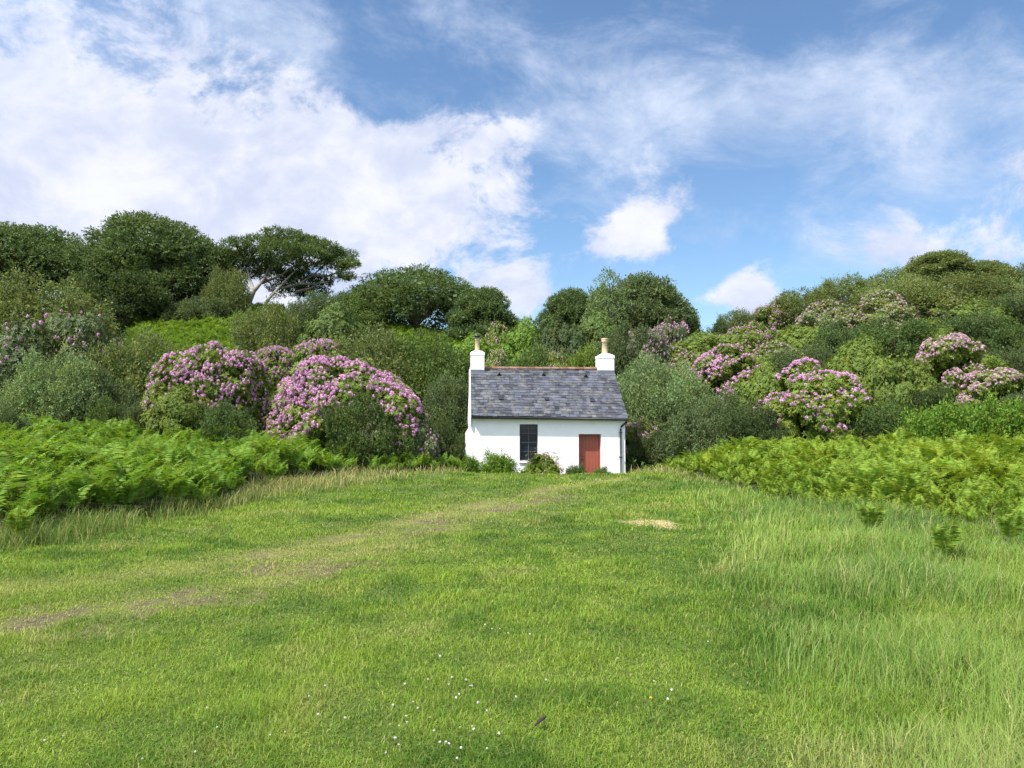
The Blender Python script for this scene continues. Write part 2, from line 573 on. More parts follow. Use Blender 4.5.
def scatter(n, y0, y1, p, u0, u1, margin=0.0):
    """n points whose number per square metre falls with distance as Y**-p."""
    q = 2 - p
    Y = (y0 ** q + rng.random(n) * (y1 ** q - y0 ** q)) ** (1 / q)
    X = rng.uniform(u0, u1, n) * Y
    if margin:                                   # a thinner skirt beyond both sides
        k = rng.random(n) < margin
        s = np.where(rng.random(n) < .5, u0, u1)
        X = np.where(k, s * Y + np.sign(s) * rng.random(n) * 4.5, X)
    return X, Y


HOUSE = np.array([1.245, 28.15])


def in_house(X, Y):
    return (np.abs(X - 1.4) < 3.1) & (Y > 28.0) & (Y < 33.2)


# short field grass
X, Y = scatter(int(760000 * DENS), 1.6, 29.5, 1.55, -.78, .74, .22)
wn, br, pt, lr = zones(X, Y)
fern = np.maximum(fern_left(X, Y), fern_right(X, Y))
keep = (fern < .2) & (rng.random(len(X)) > .62 * br) & (rng.random(len(X)) > .5 * pt) & (rng.random(len(X)) > .30 * wn) & ~in_house(X, Y)
X, Y, wn, br, pt, lr = [q[keep] for q in (X, Y, wn, br, pt, lr)]
tuft = fbm(X * 2.2, Y * 2.2, 3)
big = fbm(X * .45 + 4, Y * .45, 3)
h = (.022 + .055 * np.clip((tuft - .3) * 2, 0, 1.2) + .02 * big) * (1 - .55 * wn) * (1 - .6 * pt) * rng.uniform(.6, 1.3, len(X)) * (1 + 1.2 * lr) * (1 + .3 * np.clip((fbm(X * 1.7 + 31, Y * 1.7, 3) - .60) * 9, 0, 1) * (wn < .3)) * np.clip(.75 + Y / 40, .8, 1.3)
wd = np.maximum(.0035, .00075 * Y) * rng.uniform(.7, 1.3, len(X))
shade = (big - .5) * 1.6 + .55 + (fbm(X * 2.6 + 7, Y * 2.6, 3) - .5) * 2.0 + rng.normal(0, .22, len(X))
dry = np.clip((fbm(X * 1.3 + 11, Y * 1.3, 4) - .58) * 1.8, 0, .4) + .55 * wn + .9 * pt + .3 * br + np.where(rng.random(len(X)) < .09, rng.uniform(.3, .9, len(X)), 0)
# a low dense sole of clover leaves and creeping blades under it
X2, Y2 = scatter(int(460000 * DENS), 1.6, 14, 1.7, -.78, .74, .25)
wn2, br2, pt2, lr2 = zones(X2, Y2)
k = (np.maximum(fern_left(X2, Y2), fern_right(X2, Y2)) < .2) & (rng.random(len(X2)) > .6 * br2) & (rng.random(len(X2)) > .5 * pt2)
X2, Y2, wn2, br2 = X2[k], Y2[k], wn2[k], br2[k]
b2 = fbm(X2 * .45 + 4, Y2 * .45, 3)
X, Y = np.concatenate([X, X2]), np.concatenate([Y, Y2])
h = np.concatenate([h, rng.uniform(.012, .040, len(X2)) * (1 - .4 * wn2)])
wd = np.concatenate([wd, np.maximum(.0060, .0013 * Y2) * rng.uniform(.6, 1.4, len(X2))])
shade = np.concatenate([shade, (b2 - .5) * 1.6 + .5 + (fbm(X2 * 2.6 + 7, Y2 * 2.6, 3) - .5) * 2.0 + rng.normal(0, .25, len(X2))])
dry = np.concatenate([dry, .45 * wn2 + .3 * br2 + np.where(rng.random(len(X2)) < .06, rng.uniform(.3, .9, len(X2)), 0)])
M_GRASS = grass_mat('grass_blades', (.072, .155, .018), (.210, .302, .036), (.40, .36, .14))
tag(link('short_grass', blades_mesh('short_grass', X, Y, h, wd, rng.uniform(.25, 1.45, len(X)), shade, dry, M_GRASS)),
    'short green grass covering the open field in front of the cottage', 'grass', kind='stuff')

# long grass on the right and along the edges of the ferns
X, Y = scatter(int(280000 * DENS), 1.8, 28, 1.35, .12, 1.1)
wn, br, pt, lr = zones(X, Y)
fern = fern_right(X, Y)
keep = (rng.random(len(X)) < lr * (.55 + .6 * fbm(X * 1.5, Y * 1.5, 2))) & (fern < .6)
X, Y, lr = X[keep], Y[keep], lr[keep]
tuft = fbm(X * 1.4 + 3, Y * 1.4, 3)
h = (.10 + .34 * np.clip((tuft - .25) * 1.7, 0, 1.1)) * (.5 + .5 * lr) * rng.uniform(.55, 1.25, len(X))
wd = np.maximum(.0042, .0008 * Y) * rng.uniform(.7, 1.25, len(X))
big = fbm(X * .5 + 14, Y * .5, 3)
shade = .62 + (big - .5) * 2.2 + rng.normal(0, .25, len(X))
dry = np.clip((fbm(X * .9 + 21, Y * .9, 3) - .56) * 1.3, 0, .4) + np.where(rng.random(len(X)) < .10, rng.uniform(.3, 1, len(X)), 0)
M_LONG = grass_mat('long_grass_blades', (.095, .188, .034), (.205, .292, .055), (.44, .38, .18))
tag(link('long_grass', blades_mesh('long_grass', X, Y, h, wd, rng.uniform(.15, .95, len(X)), shade, dry, M_LONG, az=rng.normal(.5, 1.3, len(X)))),
    'long pale green meadow grass on the right side of the field', 'grass', kind='stuff')

# straw coloured seeding grass along the fern edges
X, Y = scatter(int(330000 * DENS), 8.5, 29, 1.2, -.85, .8)
f1, f2 = fern_left(X, Y), fern_right(X, Y)
u = X / Y
band_l = (np.exp(-((f1 + .55) / .75) ** 2) + 1.0 * np.exp(-((f1 + 1.0) / 1.3) ** 2) * np.interp(u, [-.36, -.34, -.17, -.12], [0, 1, 1, 0])) * (u < -.06)
band_r = np.exp(-((f2 + .5) / .7) ** 2) * np.interp(u, [.1, .16, .22, .3, .7], [.9, 1.1, .6, .22, .18]) * (u > .1)
p = np.clip(band_l + band_r, 0, 1) * np.clip((fbm(X * .9 + 5, Y * .9, 3) - .22) * 2.4, 0, 1)
keep = (rng.random(len(X)) < p) & ~in_house(X, Y)
X, Y = X[keep], Y[keep]
h = (.06 + .60 * np.clip(fbm(X * 1.6, Y * 1.6, 3) - .12, 0, 1)) * rng.uniform(.45, 1.3, len(X)) * np.interp(X / Y, [-.3, -.1, 0, .15, .25], [1, .8, .4, .85, 1])
wd = np.maximum(.0045, .00062 * Y) * rng.uniform(.6, 1.2, len(X))
dry = np.interp(X / Y, [-.7, -.4, -.3, -.12, .1, .2, .3], [.10, .16, .55, .58, .6, .6, .2]) + rng.normal(0, .3, len(X))
tag(link('seeding_grass', blades_mesh('seeding_grass', X, Y, h, wd, rng.uniform(.2, 1.2, len(X)), rng.uniform(0, 1, len(X)), dry,
    grass_mat('straw_blades', (.062, .135, .022), (.13, .215, .034), (.45, .38, .17)))),
    'tall straw coloured seeding grass along the edge of the ferns', 'grass', kind='stuff')


# ------------------------------------------------------------------ bracken
def frond(length, rise, detail, g):
    """One bracken frond rooted at the origin, leaning along +X: (n,4,3) quads."""
    Q = []
    n = 30
    s = np.linspace(0, 1, n)
    ang = PI / 2 * (1 - .16 * s) - np.clip(s - .34, 0, 1) * rise
    st = length / (n - 1)
    px = np.concatenate([[0], np.cumsum(np.cos(ang[:-1]) * st)])
    pz = np.concatenate([[0], np.cumsum(np.sin(ang[:-1]) * st)])
    R = np.stack([px, np.zeros(n), pz], 1)
    side = np.array([0, 1.0, 0])
    for i in range(0, n - 3, 3):
        r = .006 * (1 - s[i] * .7)
        a, b = R[i], R[min(i + 3, n - 1)]
        Q.append([a - side * r, a + side * r, b + side * r, b - side * r])
    for i in range(10, n - 1):
        tt = (i - 10) / (n - 11)
        ax = (R[i + 1] - R[i]) / st
        nrm = np.cross(ax, side)
        L = length * .33 * (1 - tt) ** .85 * min(1, .55 + tt * 3) * g.uniform(.9, 1.1) + .012
        for sg in (-1, 1):
            dr = side * sg * .93 + ax * .38 - nrm * g.uniform(-.12, .22)
            dr /= np.linalg.norm(dr)
            cr = ax
            tip = R[i] + dr * L - np.array([0, 0, .18 * L])
            if not detail:
                wq = .012 + .055 * L
                m1 = R[i] + dr * L * .45
                Q.append([R[i], m1 + cr * wq, tip, m1 - cr * wq])
            else:
                k = max(3, int(L / detail))
                for j in range(k):
                    f = (j + .5) / k
                    p = R[i] * (1 - f) + tip * f
                    wq = (.010 + .17 * L * (1 - f) ** .8) * .62
                    hw = L / k * .36
                    for s2 in (-1, 1):
                        e = p + cr * s2 * wq + dr * hw * .8 - nrm * .006
                        Q.append([p - dr * hw, p + dr * hw, e + dr * hw * .2, e - dr * hw * .4])
    return np.array(Q)


def rotz(Q, a):
    c, s = math.cos(a), math.sin(a)
    return Q @ np.array([[c, s, 0], [-s, c, 0], [0, 0, 1]])


g = np.random.default_rng(5)


def clump(k, detail):
    return np.concatenate([rotz(frond(g.uniform(1.0, 1.45), g.uniform(.9, 2.2), detail, g), 2 * PI * i / k + g.uniform(-.5, .5)) for i in range(k)])


NEAR = [clump(3, 0) for _ in range(5)]
FAR = [clump(3, 0) for _ in range(6)]
M_FERN = leaf_mat('bracken', vvar=.35, hvar=.025, trans=.38, rough=.6, spec=.08, clump=.55, clump_amt=.3, warm=(1.25, 1.08, .75))


def bracken(name, X, Y, hs, lod_y, label, color):
    parts = []
    for x, y, s in zip(X, Y, hs):
        src = NEAR if y < lod_y else FAR
        Q = rotz(src[g.integers(len(src))], g.uniform(0, 2 * PI)) * s
        parts.append(Q + np.array([x, y, float(terr1(x, y)) - .03]))
    me = quads_mesh(name, np.concatenate(parts), M_FERN)
    o = link(name, me)
    o.color = (*color, 1)
    return tag(o, label, 'bracken', kind='stuff')


def bank(n, fn, u0, u1, y1, lo, wd, y0=8.5):
    X, Y = scatter(n, y0, 29, 1.0, u0, u1)
    k = (fn(X, Y) > 0) & (Y < y1(X / Y)) & ~in_house(X, Y)
    X, Y = X[k], Y[k]
    f = fn(X, Y)
    return X, Y, (lo + (.86 - lo) * np.clip(f / wd, 0, 1)) * (.55 + .9 * fbm(X * .9 + 2, Y * .9, 3)) * g.uniform(.85, 1.15, len(X))


X, Y, hs = bank(3000, fern_left, -.95, -.06, lambda u: np.interp(u, [-.7, -.3, -.1], [26.3, 26.5, 29]), .55, 1.4)
hs = hs * np.interp(X / Y, [-.7, -.3, -.2, -.06], [1.06, .96, .78, .55])
bracken('bracken_bank', X, Y, hs, 14.5, 'deep green bracken bank along the left edge of the field', (.128, .222, .030))
X, Y, hs = bank(4200, fern_right, .14, .95, lambda u: np.interp(u, [.14, .3, .5, .7], [29, 27.2, 27.0, 27.4]), .26, 3.2)
hs = hs * np.interp(X / Y, [.14, .22, .3], [.62, .8, .86])
bracken('bracken_bank', X, Y, hs, 13.5, 'yellow green bracken bank along the right edge of the field', (.172, .258, .033))
# bracken slopes up the hill behind
X, Y = scatter(9000, 38, 62, 1.0, -.5, .02)
u = X / Y
k = (((u > -.50) & (u < -.30) & (Y > 41)) | ((u > -.16) & (Y > 42) & (Y < 58)))
X, Y = X[k], Y[k]
bracken('bracken_slope', X, Y, .75 * g.uniform(.7, 1.2, len(X)), 0, 'bright green bracken slope on the left hill above the pink bushes', (.130, .215, .034))

# ------------------------------------------------------------------ cottage
HZ = terr1(1.245, 28.0)
cot = empty('cottage', (1.245, 28.15, 0.0), math.radians(3.8))
tag(cot, 'small white one storey cottage with grey slate roof and red door', 'cottage')
M_WALL = pbr('white_harling', (.85, .835, .80), .9, .15, .05, 2.2, .16, 30, tint=(.60, .60, .54), tint_fac=.16)
M_SLATE = pbr('slates', (.052, .057, .070), .65, .3, .25, 9.0, .3, 70, island=.60, tint=(.19, .185, .155), tint_fac=.55)
M_TERRA = pbr('terracotta', (.215, .105, .066), .85, .15, .2, 5, .2, 40, island=.35, tint=(.22, .19, .14), tint_fac=.9)
M_POT = pbr('buff_clay', (.48, .37, .22), .8, .2, .15, 9, .15, 50)
M_DARK = pbr('black_metal', (.022, .023, .026), .45, .4, .1)
M_LEAD = pbr('lead', (.13, .145, .175), .5, .4, .1)
M_DOOR = pbr('red_paint', (.290, .074, .045), .45, .4, .10, 3, .1, 30)
M_FRAME = pbr('dark_wood_paint', (.035, .030, .034), .5, .4, .1)
M_MUNTIN = pbr('muntin_paint', (.085, .07, .065), .5, .3, .1)
M_SOFFIT = pbr('soffit_paint', (.10, .085, .075), .7, .2, .1)
m, t, out = new_mat('window_glass')
b = t.node('ShaderNodeBsdfPrincipled')
b.inputs['Base Color'].default_value = (.014, .017, .034, 1)
b.inputs['Roughness'].default_value = .06
b.inputs['Specular IOR Level'].default_value = .5
t.l.new(b.outputs[0], out.inputs[0])
M_GLASS = m

XL, XR, D, T = -2.79, 2.92, 4.7, .42
ZB, ZE, RY, RZ = -.75, 2.10, 2.35, 4.03
WX0, WX1, WZ0, WZ1 = -.97, -.30, .48, 1.81
DX0, DX1, DZ1 = 1.20, 2.03, 1.45
wb = MB()
wb.box(XL, WX0, 0, T, ZB, ZE)
wb.box(WX0, WX1, 0, T, ZB, WZ0)
wb.box(WX0, WX1, 0, T, WZ1, ZE)
wb.box(WX1, DX0, 0, T, ZB, ZE)
wb.box(DX0, DX1, 0, T, DZ1, ZE)
wb.box(DX0, DX1, .02, T, ZB, -.30)
wb.box(DX1, XR, 0, T, ZB, ZE)
wb.box(XL, XR, D - T, D, ZB, ZE)
GT = ZE + (RZ - ZE) * .86
for x0, x1 in ((XL, XL + T), (XR - T, XR)):
    wb.box(x0, x1, T, D - T, ZB, ZE)
    b0 = len(wb.v)
    ys = [(0.05, ZE), (D - .05, ZE), (RY, RZ - .05)]
    for x in (x0, x1):
        for y, z in ys: wb.v.append((x, y, z))
    wb.f += [(b0, b0 + 2, b0 + 1), (b0 + 3, b0 + 4, b0 + 5), (b0, b0 + 1, b0 + 4, b0 + 3), (b0 + 1, b0 + 2, b0 + 5, b0 + 4), (b0 + 2, b0, b0 + 3, b0 + 5)]
# thickened, battered foot of the left gable
wb.hexa([(XL - .145, -.03, ZB), (XL + .25, -.03, ZB), (XL + .25, D, ZB), (XL - .145, D, ZB),
         (XL - .13, -.025, 1.46), (XL + .05, -.002, 1.46), (XL + .05, D, 1.46), (XL - .13, D, 1.46)])
wb.hexa([(XL - .13, -.025, 1.46), (XL + .05, -.002, 1.46), (XL + .05, D, 1.46), (XL - .13, D, 1.46),
         (XL - .012, -.003, 1.66), (XL + .03, -.002, 1.66), (XL + .03, D, 1.66), (XL - .012, D, 1.66)])
wall = wb.build('wall', M_WALL, cot)
# raised white skew along the left edge of the roof
def rz(y):                      # top of the roof slope above y
    return RZ - abs(y - RY) * (RZ - ZE) / (RY + .02)
sk = MB()
for ya, yb in ((-.12, RY), (RY, D + .12)):
    za, zb_ = rz(ya) + .0, rz(yb) + .0
    xa_, xb_ = (XL - .03, XL + .032) if ya < 0 else (XL + .032, XL - .03)
    sk.hexa([(xa_, ya, za - .22), (XL + .045, ya, za - .22), (XL + .045, yb, zb_ - .22), (xb_, yb, zb_ - .22),
             (xa_, ya, za + .035), (XL + .045, ya, za + .035), (XL + .045, yb, zb_ + .035), (xb_, yb, zb_ + .035)])
link('skew', sk.mesh('skew', M_WALL), wall)

# roof: deck and single slates
RX0, RX1 = XL + .047, XR + .05
EY = -.20
rb = MB()
def rp(x, s, lift, back=False):
    """Point on the front (or back) roof slope, s = 0 ridge .. 1 eave."""
    y = RY + (EY - RY) * s
    z = (RZ + .02) + (2.115 - RZ - .02) * s - .075 * s * (x - RX0) / (RX1 - RX0)
    ny, nz = -.59, .81
    y, z = y + ny * lift, z + nz * lift
    return (x, 2 * RY - y if back else y, z)
sg = np.random.default_rng(21)
for back in (False, True):
    rb.hexa([rp(RX0, 1, -.07, back), rp(RX1, 1, -.07, back), rp(RX1, 0, -.07, back), rp(RX0, 0, -.07, back),
             rp(RX0, 1, 0, back), rp(RX1, 1, 0, back), rp(RX1, 0, 0, back), rp(RX0, 0, 0, back)])
    rows = 19
    for r in range(rows):
        s1, s0 = (rows - r) / rows + .004, (rows - r - 1) / rows - .02
        x = RX0 - sg.uniform(0, .2)
        while x < RX1 - .02:
            wd = sg.uniform(.13, .29)
            xa, xb = max(x, RX0), min(x + wd - .006, RX1 + .01)
            if xb - xa > .03:
                l0, l1 = .004, .018 + sg.uniform(0, .010)
                e = sg.uniform(-.006, .008)
                rb.hexa([rp(xa, s1 + e, l1 - .009, back), rp(xb, s1 + e, l1 - .009, back), rp(xb, max(s0, 0), l0 - .003, back), rp(xa, max(s0, 0), l0 - .003, back),
                         rp(xa, s1 + e, l1 + .004, back), rp(xb, s1 + e, l1 + .004, back), rp(xb, max(s0, 0), l0 + .004, back), rp(xa, max(s0, 0), l0 + .004, back)])
            x += wd
roof = rb.build('roof', M_SLATE, cot)
rt = MB()
x = RX0 + .56
while x < XR - .66:
    ln = .33
    pts = []
    b0 = len(rt.v)
    for xx, rr in ((x, .098), (x + ln - .012, .092)):
        for k in range(9):
            a_ = PI * k / 8
            rt.v.append((xx, RY - rr * math.cos(a_) * 1.25, RZ - .01 + rr * math.sin(a_) * .95))
    for k in range(8):
        rt.f.append((b0 + k, b0 + 9 + k, b0 + 10 + k, b0 + k + 1))
    rt.f.append(tuple(range(b0, b0 + 9)))
    rt.f.append(tuple(range(b0 + 17, b0 + 8, -1)))
    x += ln
link('ridge_tiles', rt.mesh('ridge_tiles', M_TERRA), roof)
for xv, s in ((-1.62, .15), (.12, .15), (1.78, .17)):      # little gabled vents
    v = MB()
    a_, b_, c_, d_, e_ = rp(xv - .09, s + .03, .03), rp(xv + .09, s + .03, .03), rp(xv, s + .03, .15), rp(xv, s - .05, .03), rp(xv, s - .04, .05)
    v.poly([a_, b_, c_]); v.poly([b_, e_, c_]); v.poly([a_, c_, e_]); v.poly([a_, e_, b_])
    tag(v.build('roof_vent', M_DARK, roof), 'small dark gabled vent')
for xv, s in ((-1.62, .66), (.10, .66), (1.82, .68)):      # flat vents
    v = MB()
    v.hexa([rp(xv - .085, s + .035, .028), rp(xv + .085, s + .035, .028), rp(xv + .085, s - .035, .02), rp(xv - .085, s - .035, .02),
            rp(xv - .085, s + .035, .06), rp(xv + .085, s + .035, .06), rp(xv + .085, s - .035, .035), rp(xv - .085, s - .035, .035)])
    tag(v.build('roof_vent', M_DARK, roof), 'flat dark slot vent')
# dark fascia and soffit under the eave, gutter and downpipe
fs = MB()
fs.hexa([(RX0, -.19, 2.03), (RX1, -.19, 1.955), (RX1, -.001, 1.94), (RX0, -.001, 2.01), (RX0, -.19, 2.075), (RX1, -.19, 2.0), (RX1, -.001, 2.12), (RX0, -.001, 2.12)])
link('soffit', fs.mesh('soffit', M_SOFFIT), cot)
gt = MB()
gt.tube([(RX0 + .01, -.228, 2.062), (RX1 + .02, -.228, 1.99)], [.036, .036], 10)
gut = gt.build('gutter', M_DARK, cot, True)
dp = MB()
dp.tube([(RX1 - .03, -.228, 1.975), (RX1 - .05, -.21, 1.88), (2.76, -.075, 1.72), (2.745, -.06, 1.62), (2.745, -.06, -.5)], [.038] * 5, 10)
for z in (1.5, .6): dp.box(2.69, 2.80, -.105, -.001, z, z + .03)
dp.build('downpipe', M_DARK, cot, True)
# chimneys
for x0, x1, zt, pr, ph, dark_top, lab in ((XL + .055, XL + .59, 4.66, .098, .55, True, 'narrower chimney with dark capped pot'),
                                          (XR - .61, XR + .03, 4.58, .118, .66, False, 'wider chimney with flared buff pot')):
    c_ = MB()
    y0, y1 = RY - .30, RY + .30
    c_.box(x0, x1, y0, y1, 3.3, zt - .135)
    c_.box(x0 - .014, x1 + .014, y0 - .014, y1 + .014, zt - .135, zt - .03)
    xm, ym = (x0 + x1) / 2, RY
    c_.hexa([(x0 - .01, y0 - .01, zt - .03), (x1 + .01, y0 - .01, zt - .03), (x1 + .01, y1 + .01, zt - .03), (x0 - .01, y1 + .01, zt - .03),
             (xm - .17, ym - .17, zt + .05), (xm + .17, ym - .17, zt + .05), (xm + .17, ym + .17, zt + .05), (xm - .17, ym + .17, zt + .05)])
    ch = tag(c_.build('chimney', M_WALL, cot), lab)
    f_ = MB()
    f_.box(x0 - .012, x1 + .012, y0 - .012, y0 + .05, 3.70, 3.965)
    f_.build('flashing', M_LEAD, ch)
    p_ = MB()
    z0 = zt + .03
    if dark_top:
        p_.lathe([(pr * 1.15, z0), (pr * 1.1, z0 + .05), (pr, z0 + .07), (pr * .9, z0 + ph - .1), (pr * 1.15, z0 + ph - .07), (pr * 1.15, z0 + ph)], xm, ym)
    else:
        p_.lathe([(pr * 1.15, z0), (pr * 1.1, z0 + .06), (pr, z0 + .08), (pr * .93, z0 + ph - .17), (pr * 1.12, z0 + ph - .15), (pr * 1.12, z0 + ph - .10), (pr * .98, z0 + ph - .09),
                  (pr * 1.25, z0 + ph - .05), (pr * 1.25, z0 + ph - .02), (pr * .9, z0 + ph)], xm, ym)
    p_.build('chimney_pot', M_POT, ch, True)
    if dark_top:
        q_ = MB()
        q_.lathe([(pr * .85, z0 + ph), (pr * .85, z0 + ph + .05), (pr * 1.3, z0 + ph + .06), (pr * 1.25, z0 + ph + .09), (pr * .5, z0 + ph + .13)], xm, ym)
        q_.build('chimney_cowl', M_DARK, ch, True)
# window
wn_ = MB()
fy0, fy1 = .12, .18
for bx in ((WX0, WX0 + .045, WZ0, WZ1), (WX1 - .045, WX1, WZ0, WZ1), (WX0 + .045, WX1 - .045, WZ0, WZ0 + .06), (WX0 + .045, WX1 - .045, WZ1 - .05, WZ1)):
    wn_.box(bx[0], bx[1], fy0, fy1, bx[2], bx[3])
win = wn_.build('window', M_FRAME, cot)
pn = MB()
pn.box(WX0 + .045, WX1 - .045, .15, .158, WZ0 + .06, WZ1 - .05)
pn.build('pane', M_GLASS, win)
mu = MB()
xm = (WX0 + WX1) / 2
mu.box(xm - .013, xm + .013, .128, .149, WZ0 + .06, WZ1 - .05)
for k in range(1, 4):
    z = WZ0 + (WZ1 - WZ0) * k / 4
    hh = .022 if k == 2 else .012
    mu.box(WX0 + .045, xm - .013, .128, .149, z - hh, z + hh)
    mu.box(xm + .013, WX1 - .045, .128, .149, z - hh, z + hh)
mu.build('muntins', M_MUNTIN, win)
si = MB()
si.box(WX0 - .03, WX1 + .03, -.05, .119, WZ0 - .07, WZ0 - .002)
si.build('sill', M_WALL, win)
# door
dr = MB()
npl = 6
for k in range(npl):
    xa = DX0 + .055 + (DX1 - DX0 - .11) * k / npl
    xb = DX0 + .055 + (DX1 - DX0 - .11) * (k + 1) / npl - .006
    dr.box(xa, xb, .205, .245, -.29, DZ1 - .055)
dr.box(DX0 + .055, DX1 - .055, .225, .24, -.29, DZ1 - .056)
door = dr.build('door', M_DOOR, cot)
df = MB()
df.box(DX0, DX0 + .053, .17, .26, -.3, DZ1)
df.box(DX1 - .053, DX1, .17, .26, -.3, DZ1)
df.box(DX0 + .053, DX1 - .053, .17, .26, DZ1 - .053, DZ1)
df.build('door_frame', M_DOOR, door)
hd = MB()
hd.tube([(DX0 + .12, .203, .52), (DX0 + .12, .16, .52), (DX0 + .20, .155, .52)], [.012, .012, .010], 8)
hd.build('door_handle', M_DARK, door, True)

# ------------------------------------------------------------------ foliage generators
def unit(v):
    return v / (np.linalg.norm(v, axis=-1, keepdims=True) + 1e-9)


def shell(n, r, zmin, amp, freq, zc):
    d = unit(G.normal(size=(n * 4 + 40, 3)))
    d = d[d[:, 2] > zmin][:n]
    ph = G.uniform(0, 6.28, (6, 1))
    k = G.normal(size=(6, 3)) * freq
    f = 1 + amp * np.sin(k @ d.T + ph).sum(0) / 2.2
    P = d * f[:, None] * np.array([r[0], r[1], r[2] * (1 - zc)]) + np.array([0, 0, r[2] * zc])
    return P, unit(d / np.array([r[0], r[1], r[2]]))


def dome(n, r, zmin=-.2, amp=.16, freq=3.0, zc=.36, lobes=46, size=.26):
    """n points and outward directions on a lumpy dome of half width r[0], half depth r[1], height r[2]: many rounded lobes on a shell."""
    rl = size * (r[0] * r[1] * r[2]) ** (1 / 3)
    q = 1 - .8 * rl / np.array([r[0], r[1], r[2]])
    C, CN = shell(lobes, np.array(r) * q, zmin, amp, freq, zc)
    R = rl * G.uniform(.65, 1.25, lobes)
    i = G.choice(lobes, size=n * 3, p=R ** 2 / (R ** 2).sum())
    d = unit(G.normal(size=(n * 3, 3)) + CN[i] * .7)
    P = C[i] + d * R[i][:, None] * np.array([1, 1, .85]) * G.uniform(.9, 1.05, (n * 3, 1))
    D2 = ((P[:, None, :] - C[None]) ** 2).sum(2) / R[None] ** 2
    D2[np.arange(len(P)), i] = 9
    ok = D2.min(1) > .72
    P, d = P[ok][:n], d[ok][:n]
    return P, unit(d + .35 * CN[i][ok][:n]), None


def leaf_quads(P, dirs, nrm, L, W):
    """Diamond leaves from base P along dirs, lying across nrm."""
    b = unit(np.cross(dirs, nrm))
    m = P + dirs * (L * .45)[:, None]
    return np.stack([P, m + b * (W / 2)[:, None], P + dirs * L[:, None], m - b * (W / 2)[:, None]], 1)


def tangents(N):
    a = np.where(np.abs(N[:, 2:3]) < .9, np.array([[0, 0, 1.0]]), np.array([[1.0, 0, 0]]))
    T = unit(np.cross(N, a))
    return T, np.cross(N, T)


def rosettes(P, N, k, L, W, up=.35):
    """Whorls of k leaves round each twig tip."""
    N = unit(N + G.normal(0, .35, N.shape) + np.array([0, 0, .35]))
    T, B = tangents(N)
    out = []
    for j in range(k):
        a = 2 * PI * j / k + G.uniform(-.35, .35, len(P))
        d = unit(T * np.cos(a)[:, None] + B * np.sin(a)[:, None] + N * G.uniform(-.25, up, len(P))[:, None])
        s = G.uniform(.7, 1.2, len(P))
        out.append(leaf_quads(P, d, N, L * s, W * s))
    return np.concatenate(out)


def sprays(P, N, twig, k, L, W, up=.5, spread=.9):
    """Twigs of length twig growing out of P, each with k leaves."""
    N = unit(N + G.normal(0, .45, N.shape) + np.array([0, 0, up]))
    out = []
    for j in range(k):
        q = P + N * (twig * (j + G.random(len(P)))[:, None] / k) + G.normal(0, .12 * twig, P.shape)
        d = unit(N + G.normal(0, spread, N.shape))
        nr = unit(G.normal(size=N.shape) + N * .6 + np.array([0, 0, .5]))
        s = G.uniform(.65, 1.25, len(P))
        out.append(leaf_quads(q, d, nr, L * s, W * s))
    return np.concatenate(out)


def inner(P, C, L, n):
    """Larger leaves deeper in the plant, so that it is not hollow."""
    i = G.integers(len(P), size=n)
    q = C + (P[i] - C) * G.uniform(.45, .88, (n, 1))
    return leaf_quads(q, unit(G.normal(size=(n, 3))), unit(G.normal(size=(n, 3))), L * G.uniform(.7, 1.3, n), L * .55 * G.uniform(.7, 1.3, n))


def trusses(P, N, r=.056, petals=11):
    """Rounded flower heads made of petals."""
    N = unit(N + np.array([0, 0, .45]) + G.normal(0, .15, N.shape))
    T, B = tangents(N)
    s = G.uniform(.7, 1.25, len(P)) * r
    out = []
    for j in range(petals):
        th = math.acos(1 - 1.15 * (j + .5) / petals)
        a = 2.4 * j + G.uniform(-.4, .4, len(P))
        d = N * math.cos(th) + (T * np.cos(a)[:, None] + B * np.sin(a)[:, None]) * math.sin(th)
        c = P + N * .05 + d * s[:, None]
        t1, t2 = tangents(unit(d + G.normal(0, .25, d.shape)))
        h = (s * .52)[:, None]
        out.append(np.stack([c - t1 * h, c - t2 * h, c + t1 * h, c + t2 * h], 1))
    return np.concatenate(out)


def stems_mesh(r, n, mat, rad=.035):
    mb = MB()
    for _ in range(n):
        a = G.uniform(0, 2 * PI)
        q = np.array([math.cos(a) * r[0], math.sin(a) * r[1]]) * G.uniform(.25, .75)
        mb.tube([(q[0] * .1, q[1] * .1, -.1), (q[0] * .45, q[1] * .45, r[2] * .35), (q[0], q[1], r[2] * G.uniform(.6, .85))], [rad, rad * .75, rad * .3], 5)
    return mb.mesh('stems', mat)


G = np.random.default_rng(77)
M_BARK = pbr('bark', (.12, .10, .08), .9, .15, .25, 4, .6, 25)
M_PALE = pbr('bleached_bark', (.27, .245, .21), .85, .15, .2, 4, .5, 25)
M_RHO = leaf_mat('rhododendron_leaf', vvar=.38, hvar=.022, trans=.28, rough=.55, spec=.12, clump=1.0, clump_amt=.35, warm=(1.25, 1.08, .65))
M_SCRUB = leaf_mat('small_leaf', vvar=.4, hvar=.03, trans=.32, rough=.7, spec=.06, clump=.9, clump_amt=.3, warm=(1.2, 1.05, .75))
M_TREE = leaf_mat('tree_leaf', vvar=.38, hvar=.025, trans=.28, rough=.6, spec=.08, clump=.45, clump_amt=.25, warm=(1.25, 1.08, .7))


